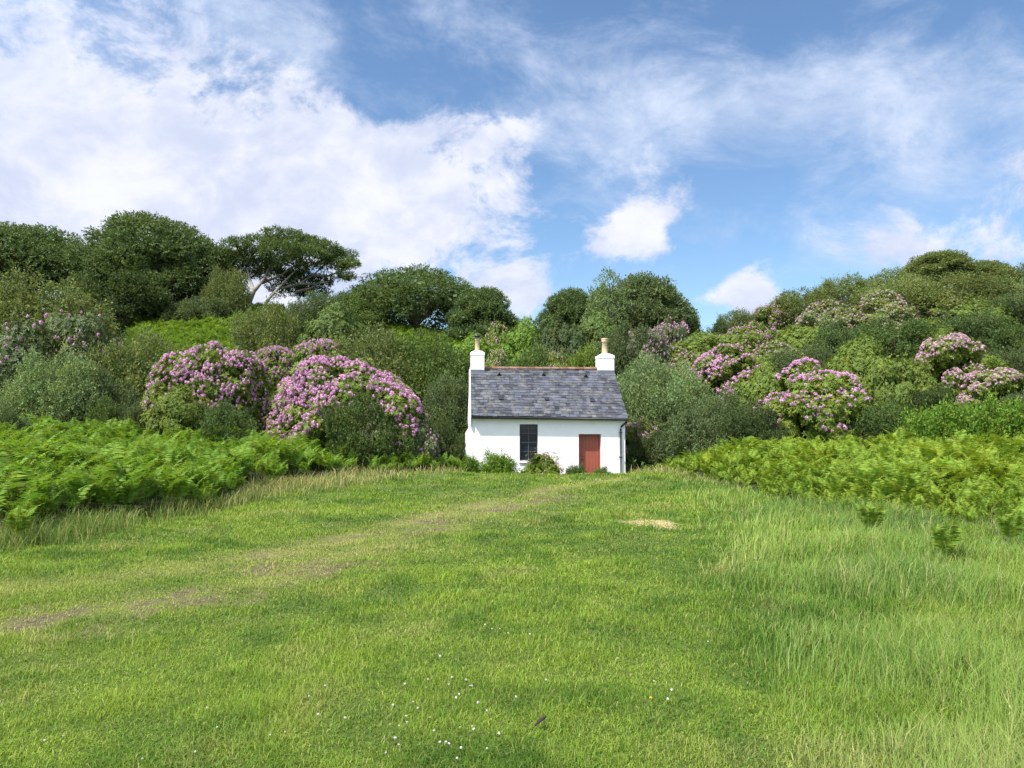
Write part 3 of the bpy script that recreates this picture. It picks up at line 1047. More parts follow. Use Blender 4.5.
def petal_mat(name, a_, b_, c_):
    m, t, out = new_mat(name)
    rnd = t.node('ShaderNodeNewGeometry').outputs['Random Per Island']
    tc = t.node('ShaderNodeTexCoord').outputs['Object']
    n = t.ramp(t.noise(tc, 2.2, 3, .6), .35, .65)
    c = t.mix(n, (*a_, 1), (*b_, 1))
    c = t.mix(t.ramp(rnd, .55, 1.0), c, (*c_, 1))
    b = t.node('ShaderNodeBsdfPrincipled')
    t.put(b.inputs['Base Color'], c)
    b.inputs['Roughness'].default_value = .6
    b.inputs['Specular IOR Level'].default_value = .15
    tr = t.node('ShaderNodeBsdfTranslucent')
    t.put(tr.inputs['Color'], c)
    mx = t.node('ShaderNodeMixShader')
    mx.inputs[0].default_value = .3
    t.l.new(b.outputs[0], mx.inputs[1])
    t.l.new(tr.outputs[0], mx.inputs[2])
    t.l.new(mx.outputs[0], out.inputs[0])
    return m


M_PETAL = petal_mat('petal', (.59, .315, .465), (.53, .25, .425), (.57, .35, .46))
M_PETAL_PALE = petal_mat('faded_petal', (.58, .38, .44), (.50, .28, .38), (.46, .36, .27))

# -------- plant kits: meshes built once at a real size, then shared by the plants of that kind
KIT = {}


def kit_rhodo(key, r, n, flowers, mask=None, pale=False, L=.135, lobes=60, size=.22, fr=.056):
    P, N, b = dome(n, r, -.35, .14, 3.2, lobes=lobes, size=size)
    n = len(P)
    q = [rosettes(P, N, 6, L, L * .36)]
    k = int(n * .45)
    q.append(rosettes(P[:k] * np.array([.90, .90, .92]), N[:k], 5, L * 1.1, L * .45))
    k2 = int(n * .10)
    q.append(rosettes(P[-k2:] + N[-k2:] * G.uniform(.08, .30, (k2, 1)), N[-k2:], 6, L, L * .36))
    q.append(inner(P, np.array([0, 0, r[2] * .35]), .26, int(n * .55)))
    fol = quads_mesh('rhododendron_foliage', np.concatenate(q), M_RHO)
    flo = None
    if flowers > 0:
        c = np.sin((P * np.array([1.7, 1.7, 2.1])) @ (G.normal(size=(3, 4)) * 1.8) + G.uniform(0, 6, 4)).sum(1) / 2
        pr = flowers * np.clip(.8 + .6 * c, 0.1, 2)
        if mask is not None: pr = pr * mask(P, N)
        s = G.random(n) < pr
        flo = quads_mesh('rhododendron_blossom', trusses(P[s] + N[s] * .05, N[s], fr), M_PETAL_PALE if pale else M_PETAL)
    KIT[key] = (r, fol, flo, stems_mesh(r, 5, M_BARK))


def kit_scrub(key, r, n, L, Wd, twig, k, up=.5, amp=.16, spread=.9, zmin=-.35, fill=.5, freq=3.0, lobes=55, size=.24):
    P, N, b = dome(n, r, zmin, amp, freq, lobes=lobes, size=size)
    n = len(P)
    sh = 1 - G.random(n)[:, None] ** 2 * .25
    q = [sprays(P * sh, N, twig, k, L, Wd, up, spread), inner(P, np.array([0, 0, r[2] * .35]), max(.2, L * 1.6), int(n * fill)),
         sprays(P[:n // 24], N[:n // 24], twig * 1.7, 12, L, Wd, up + .3, spread * .8)]
    KIT[key] = (r, quads_mesh('shrub_foliage', np.concatenate(q), M_SCRUB), None, stems_mesh(r, 7, M_BARK))


kit_rhodo('R0', (2.0, 1.8, 2.8), 2600, 0)
kit_rhodo('R0b', (2.4, 2.0, 2.6), 3000, 0)
kit_rhodo('R1', (2.0, 1.8, 2.8), 2800, .07)
kit_rhodo('R1p', (2.2, 1.9, 2.6), 2800, .14, pale=True)
kit_rhodo('R2', (2.0, 1.8, 2.6), 2800, .30)
kit_scrub('W', (2.4, 2.1, 3.2), 3400, .12, .055, .32, 8, up=.6, lobes=80, size=.18)
kit_scrub('W2', (2.0, 1.9, 2.6), 3000, .11, .05, .34, 8, up=.8, amp=.22, lobes=70, size=.19)
kit_scrub('G', (1.6, 1.5, 1.8), 2600, .10, .045, .20, 8, up=.5, amp=.2, freq=4, lobes=60, size=.19)
kit_scrub('G2', (2.2, 2.0, 2.4), 3600, .11, .05, .22, 8, up=.5, amp=.22, freq=4.5, lobes=80, size=.17)
kit_scrub('S', (.7, .6, .8), 700, .07, .035, .15, 7, up=.6, amp=.2)

HEAVY = lambda P, N: np.clip(.5 + .6 * N[:, 2] + .3 * (-N[:, 1]), .1, 1.4) * np.clip(P[:, 2] * .8 - .1, .1, 1)
kit_rhodo('H1', (2.45, 1.9, 3.6), 6400, .54, HEAVY, lobes=150, size=.15)
kit_rhodo('H2', (2.15, 1.9, 3.5), 6400, .80, HEAVY, lobes=150, size=.15)
kit_rhodo('H3', (1.6, 1.7, 2.7), 3200, .55, lambda P, N: np.clip(.35 + .9 * N[:, 2] + .5 * N[:, 0], .05, 1.6))
kit_rhodo('H4', (1.9, 1.7, 2.7), 3800, .40, lambda P, N: np.clip(.25 + 1.1 * N[:, 2] + .2 * (-N[:, 1]) - .5 * N[:, 0], .05, 1.6))
kit_rhodo('H6', (1.3, 1.5, 3.0), 3200, .72, lambda P, N: np.clip(.25 + .9 * N[:, 2] - .7 * N[:, 0], .03, 1.6))
kit_rhodo('H5', (1.5, 1.5, 2.9), 3400, .66, lambda P, N: np.clip(.2 + 1.1 * N[:, 2] - .3 * N[:, 0], .03, 1.6), pale=True)


def kit_tree(key, R, Hc, trunk, lobes, n, L, flat=.5, open_=0.0, lean=(0, 0), hollow=.25):
    """Broad crown of overlapping lobes on a trunk with limbs; R half width, Hc total height, trunk = bare height."""
    C, S = [], []
    for i in range(lobes):
        rr = math.sqrt((i + .5) / lobes)
        a = i * 2.399 + G.uniform(-.25, .25)
        x, y = math.cos(a) * rr, math.sin(a) * rr
        s = R * G.uniform(.26, .38)
        top = trunk + (Hc - trunk) * math.sqrt(max(0, 1 - .80 * rr * rr)) * G.uniform(.9, 1.02)
        C.append((x * (R - s) + lean[0] * top, y * (R - s) * .9 + lean[1] * top, top - s * flat))
        S.append((s, s, s * flat))
    for i in range(int(lobes * .8)):                     # lower skirt
        a = i * 2 * PI / (lobes * .8) + G.uniform(-.2, .2)
        s = R * G.uniform(.24, .34)
        z = trunk + (Hc - trunk) * G.uniform(hollow, .5)
        C.append((math.cos(a) * (R - s) * .97 + lean[0] * z, math.sin(a) * (R - s) * .9 + lean[1] * z, z))
        S.append((s, s, s * .62))
    C, S = np.array(C), np.array(S)
    per = np.maximum(20, (n * S[:, 0] ** 2 / (S[:, 0] ** 2).sum()).astype(int))
    Q = []
    for c, s, k in zip(C, S, per):
        P, N = shell(int(k), (s[0], s[1], s[2] * 2), -.75, .2, 3.5, .5)
        P = P - np.array([0, 0, s[2]])
        W = c + P
        ins = np.zeros(len(W), bool)
        for c2, s2 in zip(C, S):
            if c2 is c: continue
            ins |= (((W - c2) / (s2 * .8)) ** 2).sum(1) < 1
        W, N = W[~ins], N[~ins]
        if len(W): Q.append(sprays(W, N, L * 2.0, 7, L, L * .42, .35, .8))
        if len(W) and not open_:
            Q.append(inner(W, c, L * 2.6, max(4, int(len(W) * .8))))
    fol = quads_mesh('tree_crown', np.concatenate(Q), M_TREE)
    mb = MB()
    tr = Hc * .035 + .07
    fork = Vector((lean[0] * trunk, lean[1] * trunk, trunk * .9))
    mb.tube([(0, 0, -.3), (lean[0] * trunk * .4, lean[1] * trunk * .4, trunk * .45), fork], [tr * 1.3, tr, tr * .85], 9)
    for c, s in list(zip(C, S))[:12]:
        e = Vector(c)
        md = fork.lerp(e, .5) + Vector((G.uniform(-.1, .1) * R, G.uniform(-.1, .1) * R, -.04 * R))
        mb.tube([fork, md, e], [tr * .62, tr * .4, tr * .12], 6)
    KIT[key] = ((R, R * .9, Hc), fol, None, mb.mesh('trunk', M_BARK, True))


kit_tree('T1', 5.6, 8.2, 1.8, 18, 11000, .18, .40)
kit_tree('T2', 5.0, 8.2, 1.0, 20, 14000, .17, .55, hollow=.02)
kit_tree('T4', 5.6, 6.0, .6, 20, 11000, .17, .42, hollow=.05)
kit_tree('T5', 3.0, 6.2, .9, 15, 7500, .16, .65, hollow=.1)
kit_tree('T6', 2.2, 5.6, 1.4, 9, 1400, .17, .8, open_=1.0)

NAMES = {'R': 'rhododendron_bush', 'H': 'rhododendron_bush', 'W': 'willow_shrub', 'G': 'gorse_bush', 'S': 'low_shrub', 'T': 'hill_tree'}
CATS = {'R': 'bush', 'H': 'bush', 'W': 'shrub', 'G': 'bush', 'S': 'shrub', 'T': 'tree'}
COLS = {
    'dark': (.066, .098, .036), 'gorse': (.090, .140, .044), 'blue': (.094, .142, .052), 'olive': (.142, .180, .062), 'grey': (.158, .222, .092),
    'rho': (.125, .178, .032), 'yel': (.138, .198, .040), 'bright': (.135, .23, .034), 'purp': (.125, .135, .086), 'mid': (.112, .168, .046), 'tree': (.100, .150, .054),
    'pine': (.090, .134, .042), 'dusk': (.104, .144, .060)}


def plant(kit, px, Y, top, wpx, col, label, rot=None, sink=.08, deep=1.0, name=None, cat=None):
    r, fol, flo, stem = KIT[kit]
    Y0 = Y
    p = at(px, top, Y)
    zb = terr1(p.x, Y) - sink
    H = p.z - zb
    W = wpx / F * Y
    while H > 1.15 * W and kit[0] != 'T' and Y < 62 and H > .9:      # a bush this tall and slim stands farther up the slope
        Y += .25
        p = at(px, top, Y)
        zb = terr1(p.x, Y) - sink
        H, W = p.z - zb, wpx / F * Y
        if Y > Y0 + 8: break
    while H < .52 * W and kit[0] not in 'TF' and Y > 34:              # a flat one nearer
        Y -= .25
        p = at(px, top, Y)
        zb = terr1(p.x, Y) - sink
        H, W = p.z - zb, wpx / F * Y
        if Y < Y0 - 5: break
    if H < .3: print('LOW', label, round(H, 2))
    rot = G.uniform(-.6, .6) + (PI * G.integers(2) if kit[0] not in 'H' else 0) if rot is None else rot
    o = empty(name or NAMES[kit[0]], (p.x, Y, zb), rot)
    s = W / (2 * r[0])
    sz = H / (r[2] * (1.01 if kit[0] in 'HR' else 1.04))
    o.scale = (s, s * deep, sz)
    c = COLS[col] if isinstance(col, str) else col
    jit = G.uniform(.9, 1.12)
    c = tuple(v * jit for v in c)
    tree = kit[0] == 'T'
    f = link('crown' if tree else 'foliage', fol, o)
    f.color = (*c, 1)
    link('trunk' if tree else 'stems', stem, o)
    if flo is not None: link('blossoms', flo, o)
    tag(o, label, cat or CATS[kit[0]])
    if abs(H) > 0 and (H / W > 2.2 or H / W < .25): print('RATIO', label, round(H, 2), round(W, 2))
    return o


# ---- skyline trees on the left hill
plant('T1', 22, 60, 219, 165, 'tree', 'broad dark green tree with a flat top at the far left of the skyline')
plant('T2', 158, 59, 212, 156, 'tree', 'tall domed dark tree, highest on the left skyline, left of the leaning pine')
plant('T4', 415, 60, 268, 150, 'tree', 'low rounded green tree on the skyline right of the leaning pine', rot=.4)
plant('T5', 482, 56, 287, 72, 'tree', 'smaller dark tree at the right end of the rounded skyline tree')
plant('W', 225, 56, 268, 48, 'olive', 'olive shrub on the skyline below the left edge of the leaning pine')
plant('W', 318, 55, 292, 60, 'dusk', 'dark shrub on the skyline under the right branches of the leaning pine')
plant('W2', 358, 57, 290, 56, 'mid', 'green shrub filling the skyline gap before the low rounded tree')
plant('G2', 125, 56, 272, 110, 'dark', 'dark shrub in the shade under the tall domed skyline tree')
plant('G2', 200, 55, 296, 60, 'dusk', 'dull green shrub between the tall domed tree and the leaning pine')

# ---- left hillside, from the back to the front
plant('W', 48, 43, 277, 128, 'olive', 'wide olive domed shrub under the flat topped tree at far left')
plant('W', 2, 40, 288, 70, 'mid', 'green shrub cut by the left picture edge below the skyline trees')
plant('W2', 266, 42, 305, 62, 'olive', 'grey olive shrub below the pale trunk of the leaning pine')
plant('G', 300, 40, 318, 40, 'dark', 'dark bush wedged beside the grey olive shrub under the pine')
plant('R0', 333, 43, 306, 72, 'mid', 'mid green leafy bush right of the dark gap under the pine')
plant('W', 380, 37, 329, 100, 'olive', 'large olive shrub on the slope above the right pink rhododendron')
plant('W', 432, 37, 334, 96, 'mid', 'large green shrub on the slope left of the narrow chimney')
plant('W2', 452, 33.5, 352, 62, 'mid', 'green shrub close behind the left gable of the cottage')
plant('R0', 472, 46, 336, 60, 'bright', 'bright green bush on the slope just above the narrow chimney')
plant('R1', 78, 33, 317, 84, 'dusk', 'dark rhododendron with one lilac flower cluster below the olive domed shrub')
plant('R1', 12, 31, 322, 92, 'dusk', 'dark rhododendron with a few pale flowers at far left')
plant('W', 96, 30.5, 340, 46, 'purp', 'purplish grey twiggy shrub between two dark bushes on the left')
plant('W2', 138, 33, 336, 84, 'olive', 'olive shrub left of the big rhododendron, below the bracken slope')
plant('G2', 143, 30, 350, 60, 'gorse', 'dark leafy bush touching the left side of the leftmost pink rhododendron')
plant('W', 50, 28.5, 352, 92, 'grey', 'grey green bush in front of the dark rhododendrons on the left')
plant('G', 105, 28, 372, 56, 'dusk', 'dark bush behind the row of low gorse at left')
plant('G', 40, 26.6, 393, 42, 'gorse', 'low gorse mound, leftmost of the row behind the left bracken')
plant('G', 80, 26.6, 391, 44, 'gorse', 'low gorse mound, middle of the row behind the left bracken')
plant('G', 108, 26.5, 398, 40, 'mid', 'low green mound, right of the row behind the left bracken')
plant('G', 138, 26.8, 402, 36, 'dusk', 'small dull mound right of the gorse row on the left')
plant('G2', 4, 19.5, 403, 56, 'dusk', 'dark evergreen bush rising out of the bracken at the left picture edge')

# ---- the pink rhododendrons left of the cottage
plant('H1', 212, 28.5, 343, 108, 'rho', 'big pink flowering rhododendron, the leftmost of the two large ones', rot=.1)
plant('H3', 278, 31.5, 345, 40, 'rho', 'small bright pink rhododendron peeping over the gap between two larger ones', rot=.2)
plant('H2', 336, 27.6, 357, 116, 'rho', 'big dome of bright pink rhododendron nearest the cottage on its left', rot=0)
plant('H3', 379, 27.4, 376, 92, 'rho', 'pink rhododendron spilling down to the right of the big pink dome', rot=0)
plant('H3', 324, 31, 338, 56, 'rho', 'pink rhododendron top showing behind the big pink dome', rot=.3)
plant('R0', 182, 26.8, 388, 62, 'rho', 'olive leaved rhododendron without flowers at the foot of the leftmost pink one')
plant('G', 225, 26.3, 404, 60, 'gorse', 'low dark strip of gorse at the foot of the leftmost pink rhododendron')
plant('G2', 362, 25.9, 394, 82, 'gorse', 'dark gorse bush in front of the big pink dome')
plant('G', 374, 25.6, 421, 44, 'gorse', 'small round gorse bush below the dark one in front of the pink dome')
plant('R1', 412, 27.0, 414, 56, 'dusk', 'brownish rhododendron with few flowers at the end of the pink slope')
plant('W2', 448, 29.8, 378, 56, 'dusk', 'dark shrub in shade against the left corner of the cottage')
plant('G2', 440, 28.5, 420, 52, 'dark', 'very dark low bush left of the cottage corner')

# ---- behind the cottage
plant('T5', 645, 54, 274, 96, 'dusk', 'dark rounded tree behind the wide chimney, tallest behind the cottage')
plant('T6', 606, 51, 270, 46, 'grey', 'thin light leaved tree reaching up just left of the dark rounded tree')
plant('T5', 612, 56, 288, 76, 'tree', 'dark tree between the two darker ones above the cottage roof')
plant('T5', 568, 53, 288, 66, 'tree', 'dark tree above the middle of the cottage roof')
plant('W', 670, 55, 296, 62, 'mid', 'green shrub sloping down right of the dark rounded tree')
plant('R2', 668, 46, 318, 42, 'dusk', 'pink flowering rhododendron under the right side of the dark rounded tree')
plant('R1p', 497, 45, 326, 42, 'yel', 'light yellow green rhododendron above the left part of the roof ridge')
plant('R0', 524, 45, 320, 54, 'bright', 'fresh green bush above the roof ridge left of its middle')
plant('R0b', 560, 44, 318, 66, 'dark', 'dark leafy bush above the middle of the roof ridge')
plant('R0', 600, 45, 312, 60, 'mid', 'green leafy bush above the roof ridge left of the wide chimney')
plant('G2', 628, 42, 322, 64, 'dusk', 'dark shrub behind the wide chimney pot')
plant('R1', 648, 41, 332, 56, 'purp', 'dusky rhododendron with scattered lilac flowers right of the wide chimney')
plant('R1p', 498, 37.5, 354, 42, 'yel', 'low pinkish rhododendron peeping over the ridge by the narrow chimney')
plant('G', 532, 38, 348, 70, 'mid', 'low green shrub peeping over the left half of the ridge')
plant('R1p', 556, 37.5, 356, 44, 'rho', 'low rhododendron with pale tips over the middle of the ridge')
plant('G', 585, 37.5, 347, 50, 'yel', 'low yellow green shrub over the right half of the ridge')

# ---- right of the cottage, lower slope
plant('W', 648, 34, 356, 88, 'grey', 'large grey green willow shrub beside the right gable')
plant('W2', 684, 33, 372, 74, 'grey', 'grey green willow shrub farther right of the cottage gable')
plant('R2', 642, 29.2, 419, 36, 'rho', 'small pink rhododendron against the right corner of the cottage')
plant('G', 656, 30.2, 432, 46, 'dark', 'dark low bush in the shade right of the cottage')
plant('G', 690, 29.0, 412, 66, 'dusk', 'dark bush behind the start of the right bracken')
plant('H6', 724, 33.5, 345, 64, 'rho', 'rhododendron with a diagonal ridge of pink flowers right of the cottage', rot=.2)
plant('W2', 722, 30.5, 394, 56, 'dusk', 'dull shrub under the diagonal pink rhododendron')
plant('R0', 762, 31, 366, 66, 'yel', 'yellow green rhododendron between the diagonal pink one and its neighbour')
plant('G2', 752, 28.5, 402, 64, 'dark', 'dark bush below the yellow green rhododendron in the right thicket')
plant('H4', 816, 29.5, 368, 104, 'rho', 'broad pink rhododendron in the middle of the right lower slope', rot=-.2)
plant('R0b', 854, 32, 346, 76, 'yel', 'bright yellow green rhododendron above the broad pink one')
plant('R0b', 898, 30.8, 354, 70, 'yel', 'yellow green rhododendron in front of the tall pale pink one')
plant('H5', 950, 31, 339, 66, 'rho', 'tall pale pink rhododendron near the right picture edge', rot=0)
plant('H5', 996, 29.6, 372, 70, 'rho', 'low pale pink rhododendron at the right picture edge above the bracken', rot=.4)
plant('R0', 975, 33, 352, 60, 'rho', 'green rhododendron between the two pale pink ones')
plant('G2', 886, 27.6, 402, 64, 'gorse', 'low dark green bush among bright bracken below the right pink rhododendrons')
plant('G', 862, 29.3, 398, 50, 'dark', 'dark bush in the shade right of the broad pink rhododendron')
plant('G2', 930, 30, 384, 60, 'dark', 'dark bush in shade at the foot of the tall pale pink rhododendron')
plant('G', 1012, 28.5, 396, 60, 'gorse', 'low gorse by the right picture edge')
plant('S', 965, 26.5, 404, 60, 'bright', 'bright low leafy clump above the right bracken')
plant('S', 1008, 26.8, 402, 56, 'bright', 'bright low leafy clump at the right picture edge above the bracken')
plant('S', 925, 26.6, 410, 50, 'bright', 'bright low leafy clump beside the low dark green bush')

# ---- right hill, middle and upper slope
plant('R1p', 668, 43, 350, 66, 'rho', 'rhododendron with faded flowers above the grey green willow')
plant('R0', 705, 46, 333, 70, 'yel', 'yellow green rhododendron in the dip of the skyline')
plant('R1p', 690, 39, 356, 70, 'olive', 'olive rhododendron with pinkish tips below the dip of the skyline')
plant('R1', 742, 41, 335, 66, 'rho', 'rhododendron above the diagonal pink ridge')
plant('G', 722, 52, 322, 36, 'dark', 'dark small bush on the skyline right of its dip')
plant('R2', 752, 47, 324, 50, 'rho', 'pink topped rhododendron just below the right skyline')
plant('R1p', 778, 39, 345, 74, 'olive', 'rhododendron with brownish flower remains on the right slope')
plant('G2', 805, 35, 346, 66, 'dusk', 'dark rounded bush behind the broad pink rhododendron')
plant('R0b', 800, 44, 324, 74, 'yel', 'yellow green rhododendron high on the right slope')
plant('G2', 842, 39, 322, 64, 'blue', 'blue green gorse bush in the middle of the right slope')
plant('G2', 884, 38, 318, 88, 'gorse', 'large dark green gorse bush above the yellow green rhododendrons')
plant('R0b', 925, 41, 318, 66, 'rho', 'green rhododendron above the tall pale pink one')
plant('G2', 972, 39, 312, 84, 'blue', 'large dark blue green gorse bush behind the tall pale pink rhododendron')
plant('G2', 1014, 37, 318, 76, 'gorse', 'large dark gorse bush at the right picture edge')
plant('G2', 1020, 33.5, 345, 60, 'dusk', 'dark bush at the right edge above the low pale pink rhododendron')
plant('R0', 862, 36.5, 336, 44, 'yel', 'yellow green rhododendron between blue green gorse bushes on the right slope')
plant('R1p', 908, 38.5, 326, 46, 'rho', 'rhododendron with pinkish tips between the blue green gorse bushes')
plant('R0', 940, 36, 331, 40, 'yel', 'small yellow green rhododendron directly above the tall pale pink one')
plant('R0b', 776, 36, 350, 54, 'yel', 'yellow green rhododendron behind the left part of the broad pink one')
plant('R1', 818, 41, 330, 50, 'rho', 'rhododendron with few flowers left of the blue green gorse bush')
plant('R1p', 712, 36, 362, 44, 'olive', 'olive rhododendron left of the diagonal pink ridge')
plant('R0', 990, 42, 304, 46, 'yel', 'yellow green rhododendron above the dark blue green gorse at right')
plant('R1p', 832, 48, 304, 76, 'olive', 'rhododendron with tan flower remains below the right skyline')
plant('R1p', 875, 47, 296, 80, 'olive', 'wide rhododendron covered in faded pink flower heads high on the right hill')
plant('G2', 905, 47, 293, 60, 'blue', 'dark gorse right of the faded pink rhododendron high on the hill')
plant('R1p', 935, 47, 296, 56, 'rho', 'rhododendron with a few tan flowers in the upper middle of the right hill')
plant('R0', 968, 46, 300, 60, 'yel', 'yellow green rhododendron near the top of the right hill')
plant('G2', 1005, 46, 294, 76, 'dusk', 'dark gorse near the top of the hill at the right picture edge')
plant('R2', 776, 54, 303, 44, 'rho', 'pink tipped rhododendron breaking the right skyline')
plant('W2', 742, 56, 312, 46, 'olive', 'olive shrub on the skyline right of the dip')
plant('W', 800, 56, 289, 70, 'olive', 'olive shrub on the right skyline below the clouds')
plant('W', 845, 57, 278, 70, 'olive', 'olive shrub on the right skyline left of the highest thicket')
plant('W', 890, 58, 270, 70, 'olive', 'olive shrub on the right skyline beside the highest thicket')
plant('W2', 905, 50, 280, 90, 'olive', 'wide olive scrub below the highest thicket of the right hill')
plant('T5', 938, 60, 251, 76, 'olive', 'highest rounded olive tree on the right skyline', name='hill_tree')
plant('T5', 985, 60, 261, 60, 'olive', 'rounded olive tree right of the highest one on the right skyline')
plant('W', 1022, 58, 266, 60, 'olive', 'olive shrub on the skyline at the right picture edge')
plant('W2', 968, 51, 278, 90, 'olive', 'wide olive scrub below the second tree of the right skyline')
plant('W', 1020, 51, 280, 70, 'grey', 'grey green scrub below the skyline at the right picture edge')

# ---- plants against the cottage front
plant('S', 470, 27.7, 457, 16, 'bright', 'small green plant at the left foot of the white wall', sink=.02)
plant('S', 497, 27.6, 455, 34, 'bright', 'green leafy plant under the white wall left of the window', sink=.02)
plant('S', 576, 27.6, 466, 18, 'gorse', 'tiny dark weed clump at the left foot of the red door', sink=.02)
plant('S', 602, 27.6, 468, 16, 'mid', 'tiny green weed clump at the right foot of the red door', sink=.02)
kit_rhodo('F', (.75, .55, .85), 480, .22, None, True, L=.10, lobes=16, size=.3, fr=.030)
plant('F', 541, 27.5, 453, 42, 'rho', 'pale pink flowering shrub below the dark window', sink=.02, name='flowering_shrub', cat='shrub', rot=.3)

# ---- the leaning pine on the left skyline
def pine():
    Y0 = 58.0
    base = at(246, 309, Y0)
    o = empty('leaning_pine', (base.x, Y0, terr1(base.x, Y0) - .1))
    tag(o, 'wind bent pine with pale bare trunk leaning right on the left skyline', 'tree')
    org = Vector(o.location)
    W = lambda px, py, dy=0.0: at(px, py, Y0 + dy) - org
    pads = [(224, 256, 11, 5, .5), (236, 246, 13, 5, -.5), (236, 262, 14, 5, 1), (254, 258, 17, 5, .6), (263, 244, 16, 5, 0), (285, 239, 20, 5, .6), (280, 251, 21, 5, -1), (304, 245, 19, 5, 1.2),
            (306, 256, 22, 5, -.8), (324, 250, 16, 4, .2), (338, 257, 15, 4, 1), (348, 265, 9, 3, -.4), (330, 266, 14, 3, .4), (262, 267, 16, 4, 1.4), (291, 266, 20, 5, .5), (238, 275, 14, 6, 1.5),
            (275, 276, 19, 5, 1.8), (344, 277, 8, 2, -.3), (297, 278, 15, 4, 1.9), (222, 272, 11, 6, .8), (320, 281, 11, 3, 1.4), (226, 287, 14, 7, 1.4), (290, 290, 18, 6, 2.2), (312, 292, 14, 5, 2.4)]
    Q = []
    for px, py, rx, ry, dy in pads:
        c = np.array(W(px, py, dy))
        a_, b_ = rx / F * Y0, ry / F * Y0
        P, N = shell(int(520 * (rx / 20) ** 1.5), (a_, a_ * .9, b_ * 2), -.7, .25, 4, .5)
        P = P - np.array([0, 0, b_])
        Q.append(sprays(c + P, N + np.array([.6, 0, .15]), .34, 8, .19, .05, .5, .7))
        Q.append(inner(c + P, c, .4, 30))
    f = link('crown', quads_mesh('pine_crown', np.concatenate(Q), M_TREE), o)
    f.color = (*COLS['pine'], 1)
    mb = MB()
    mb.tube([W(245, 313, -.3), W(249, 302, -.4), W(254, 291, -.5), W(260, 284, -.4), W(266, 276, -.1)], [.26, .21, .17, .13, .09], 8)
    mb.tube([W(254, 291, -.5), W(250, 280, -.3), W(247, 268, 0)], [.14, .10, .06], 7)
    mb.tube([W(262, 311, .2), W(268, 300, 0), W(275, 292, -.2), W(283, 296, -.3)], [.13, .11, .09, .04], 7)
    mb.tube([W(275, 292, -.2), W(286, 280, .2), W(296, 270, .4)], [.11, .08, .04], 7)
    tr = mb.build('trunk', M_PALE, o, True)
    m2 = MB()
    for pts in ([(262, 283), (280, 276), (300, 262)], [(283, 288), (300, 284), (313, 275), (328, 262)], [(300, 284), (316, 284), (332, 281)], [(313, 275), (328, 276), (344, 270)], [(266, 276), (272, 262), (280, 250)],
                [(296, 292), (312, 288), (322, 281)]):
        m2.tube([W(x, y, .1) for x, y in pts], list(np.linspace(.12, .04, len(pts))), 6)
    m2.build('limb', M_BARK, tr)
pine()

# ---- undergrowth covering the hill between the bushes
X, Y = scatter(9000, 27.5, 66, 1.0, -.85, .85)
k = ~in_house(X, Y) & (np.maximum(fern_left(X, Y), fern_right(X, Y)) > 1.0) | (Y > 33)
X, Y = X[k], Y[k]
P = np.stack([X, Y, terr(X, Y)], 1)
N = np.tile(np.array([[0, 0, 1.0]]), (len(P), 1))
Q = np.concatenate([sprays(P + G.normal(0, .25, P.shape) * np.array([1, 1, .2]), N, .55, 9, .17, .08, .2, 1.0) for _ in range(2)])
f = link('undergrowth', quads_mesh('undergrowth', Q, M_SCRUB))
f.color = (.065, .105, .030, 1)
tag(f, 'mixed green undergrowth between the bushes on the hillside', 'undergrowth', kind='stuff')

# ------------------------------------------------------------------ small things in the field
def fern_plant(px, py, s, n, label):
    q = gnd(px, py)
    o = empty('bracken_plant', (q[0], q[1], terr1(*q) - .02))
    tag(o, label, 'fern')
    for i in range(n):
        Q = rotz(frond(g.uniform(.85, 1.15), g.uniform(1.0, 2.0), 0, g), 2 * PI * i / n + g.uniform(-.4, .4)) * s
        link('frond', quads_mesh('frond', Q, M_FERN), o).color = (.160, .250, .034, 1)


fern_plant(946, 566, .62, 4, 'single bracken plant standing forward of the right bank in long grass')
fern_plant(1012, 552, .65, 4, 'bracken plant at the right picture edge in front of the bank')
fern_plant(872, 542, .62, 5, 'small bracken plant at the foot of the right bank')
fern_plant(18, 546, .60, 5, 'low bracken plant in the grass at the left picture edge')
fern_plant(262, 470, .70, 5, 'bracken plant at the right end of the left bank')

M_CLOVER = pbr('clover_petal', (.62, .60, .53), .7, .2, .1)
M_STALK = pbr('clover_stalk', (.10, .17, .04), .7, .2, .1)
M_YELLOW = pbr('yellow_petal', (.75, .52, .02), .6, .2, .1)
M_SCRAP = pbr('dead_leaf', (.030, .022, .018), .7, .2, .2)


def head_mesh(mat, r=.0125):
    mb = MB()
    v = np.random.default_rng(2)
    for i in range(46):
        z = 1 - 1.5 * (i + .5) / 46
        a_ = 2.399 * i
        d = Vector((math.sqrt(1 - z * z) * math.cos(a_), math.sqrt(1 - z * z) * math.sin(a_), z))
        s1 = d.orthogonal().normalized() * .003
        s2 = d.cross(s1).normalized() * .003
        p = d * r * .55
        e = d * r * v.uniform(.9, 1.15)
        mb.poly([p - s1, e - s2 * .8, e + s1, p + s2])
    mb.lathe([(.001, -.006), (r * .62, -.002), (r * .66, .004), (.001, r * .6)], n=8)
    return mb.mesh('flower_head', mat)


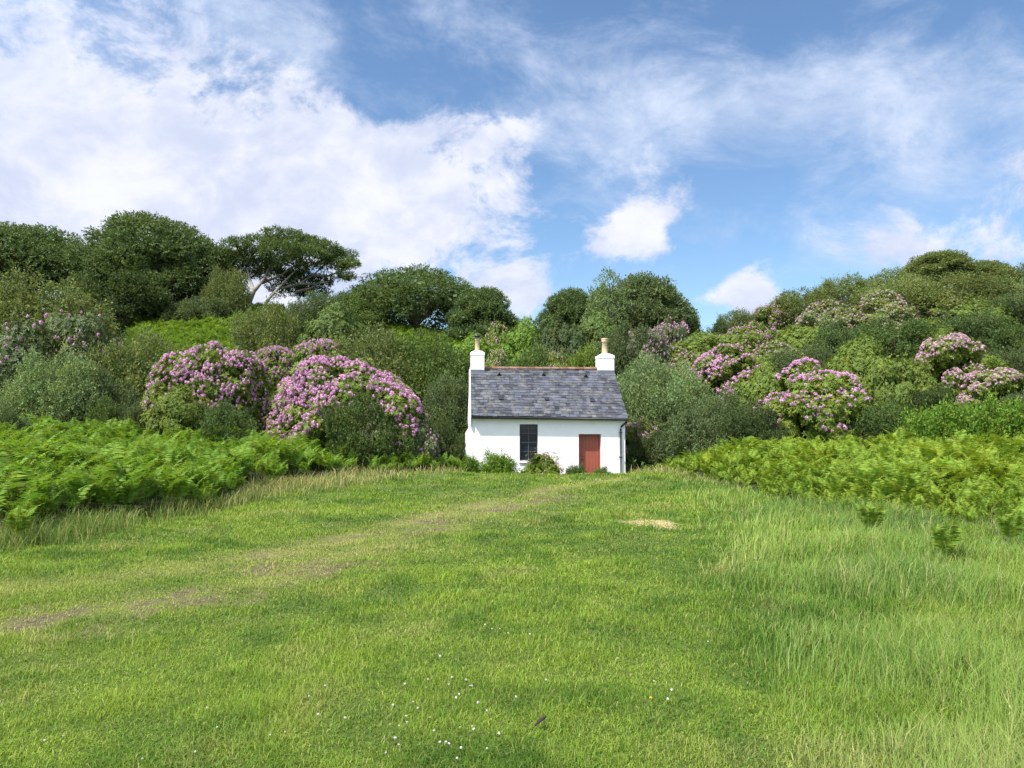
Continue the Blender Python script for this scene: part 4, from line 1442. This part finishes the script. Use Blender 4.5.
st = MB()
st.tube([(0, 0, -.02), (.002, .001, .05), (0, 0, .086)], [.0016, .0014, .0012], 5)
STALK = st.mesh('stalk', M_STALK)
HEADM, HEADY = head_mesh(M_CLOVER), head_mesh(M_YELLOW)
spots = [(426, 690), (428, 687), (449, 688), (452, 684), (456, 702), (459, 700), (466, 685), (470, 688), (472, 691), (478, 711), (487, 716), (393, 710), (413, 707), (418, 715), (430, 720), (406, 721), (390, 731),
         (399, 731), (407, 729), (434, 737), (460, 735), (472, 734), (474, 739), (440, 753), (446, 751), (449, 752), (461, 756), (457, 763), (386, 760), (395, 748), (399, 751), (487, 755), (499, 743), (440, 660), (405, 690),
         (485, 628), (492, 633), (500, 630), (508, 636), (530, 638), (618, 662), (654, 684), (672, 697), (668, 705), (546, 686), (345, 726), (63, 742), (44, 747), (207, 716), (217, 731), (270, 740), (285, 738), (325, 690),
         (318, 722), (195, 757), (836, 699), (708, 644), (309, 702), (333, 668), (516, 702), (76, 692), (142, 765)]
gf = np.random.default_rng(9)
for px, py in spots:
    q = gnd(px, py + 4)
    o = empty('clover_flower', (q[0], q[1], terr1(*q)), gf.uniform(0, 6))
    s = gf.uniform(.34, .60)
    o.scale = (s, s, s)
    link('stalk', STALK, o)
    h_ = link('flower_head', HEADM, o, (0, 0, .09))
    h_.rotation_euler = (gf.uniform(-.4, .4), gf.uniform(-.4, .4), 0)
    tag(o, 'white clover flower head standing in the short green grass', 'flower', 'white clover flowers in the short grass')
q = gnd(651, 708)
o = empty('yellow_flower', (q[0], q[1], terr1(*q)))
link('stalk', STALK, o)
o.scale = (.6, .6, .6)
link('flower_head', HEADY, o, (0, 0, .09))
tag(o, 'single yellow flower in the grass among white clover', 'flower')
q = gnd(540, 733)
mb = MB()
pts = [(-.03, 0, .02), (-.012, .012, .045), (.012, .012, .062), (.034, 0, .072), (.014, -.014, .058), (-.010, -.014, .040)]
mb.poly([(x, y, z + .004) for x, y, z in pts])
mb.poly([(x, y, z - .004) for x, y, z in reversed(pts)])
for i in range(6):
    a_, b_ = pts[i], pts[(i + 1) % 6]
    mb.poly([(a_[0], a_[1], a_[2] - .004), (b_[0], b_[1], b_[2] - .004), (b_[0], b_[1], b_[2] + .004), (a_[0], a_[1], a_[2] + .004)])
o = mb.build('dead_leaf', M_SCRAP)
o.location = (q[0], q[1], terr1(*q))
tag(o, 'small dark dead leaf lying in the grass right of the white clover', 'leaf')
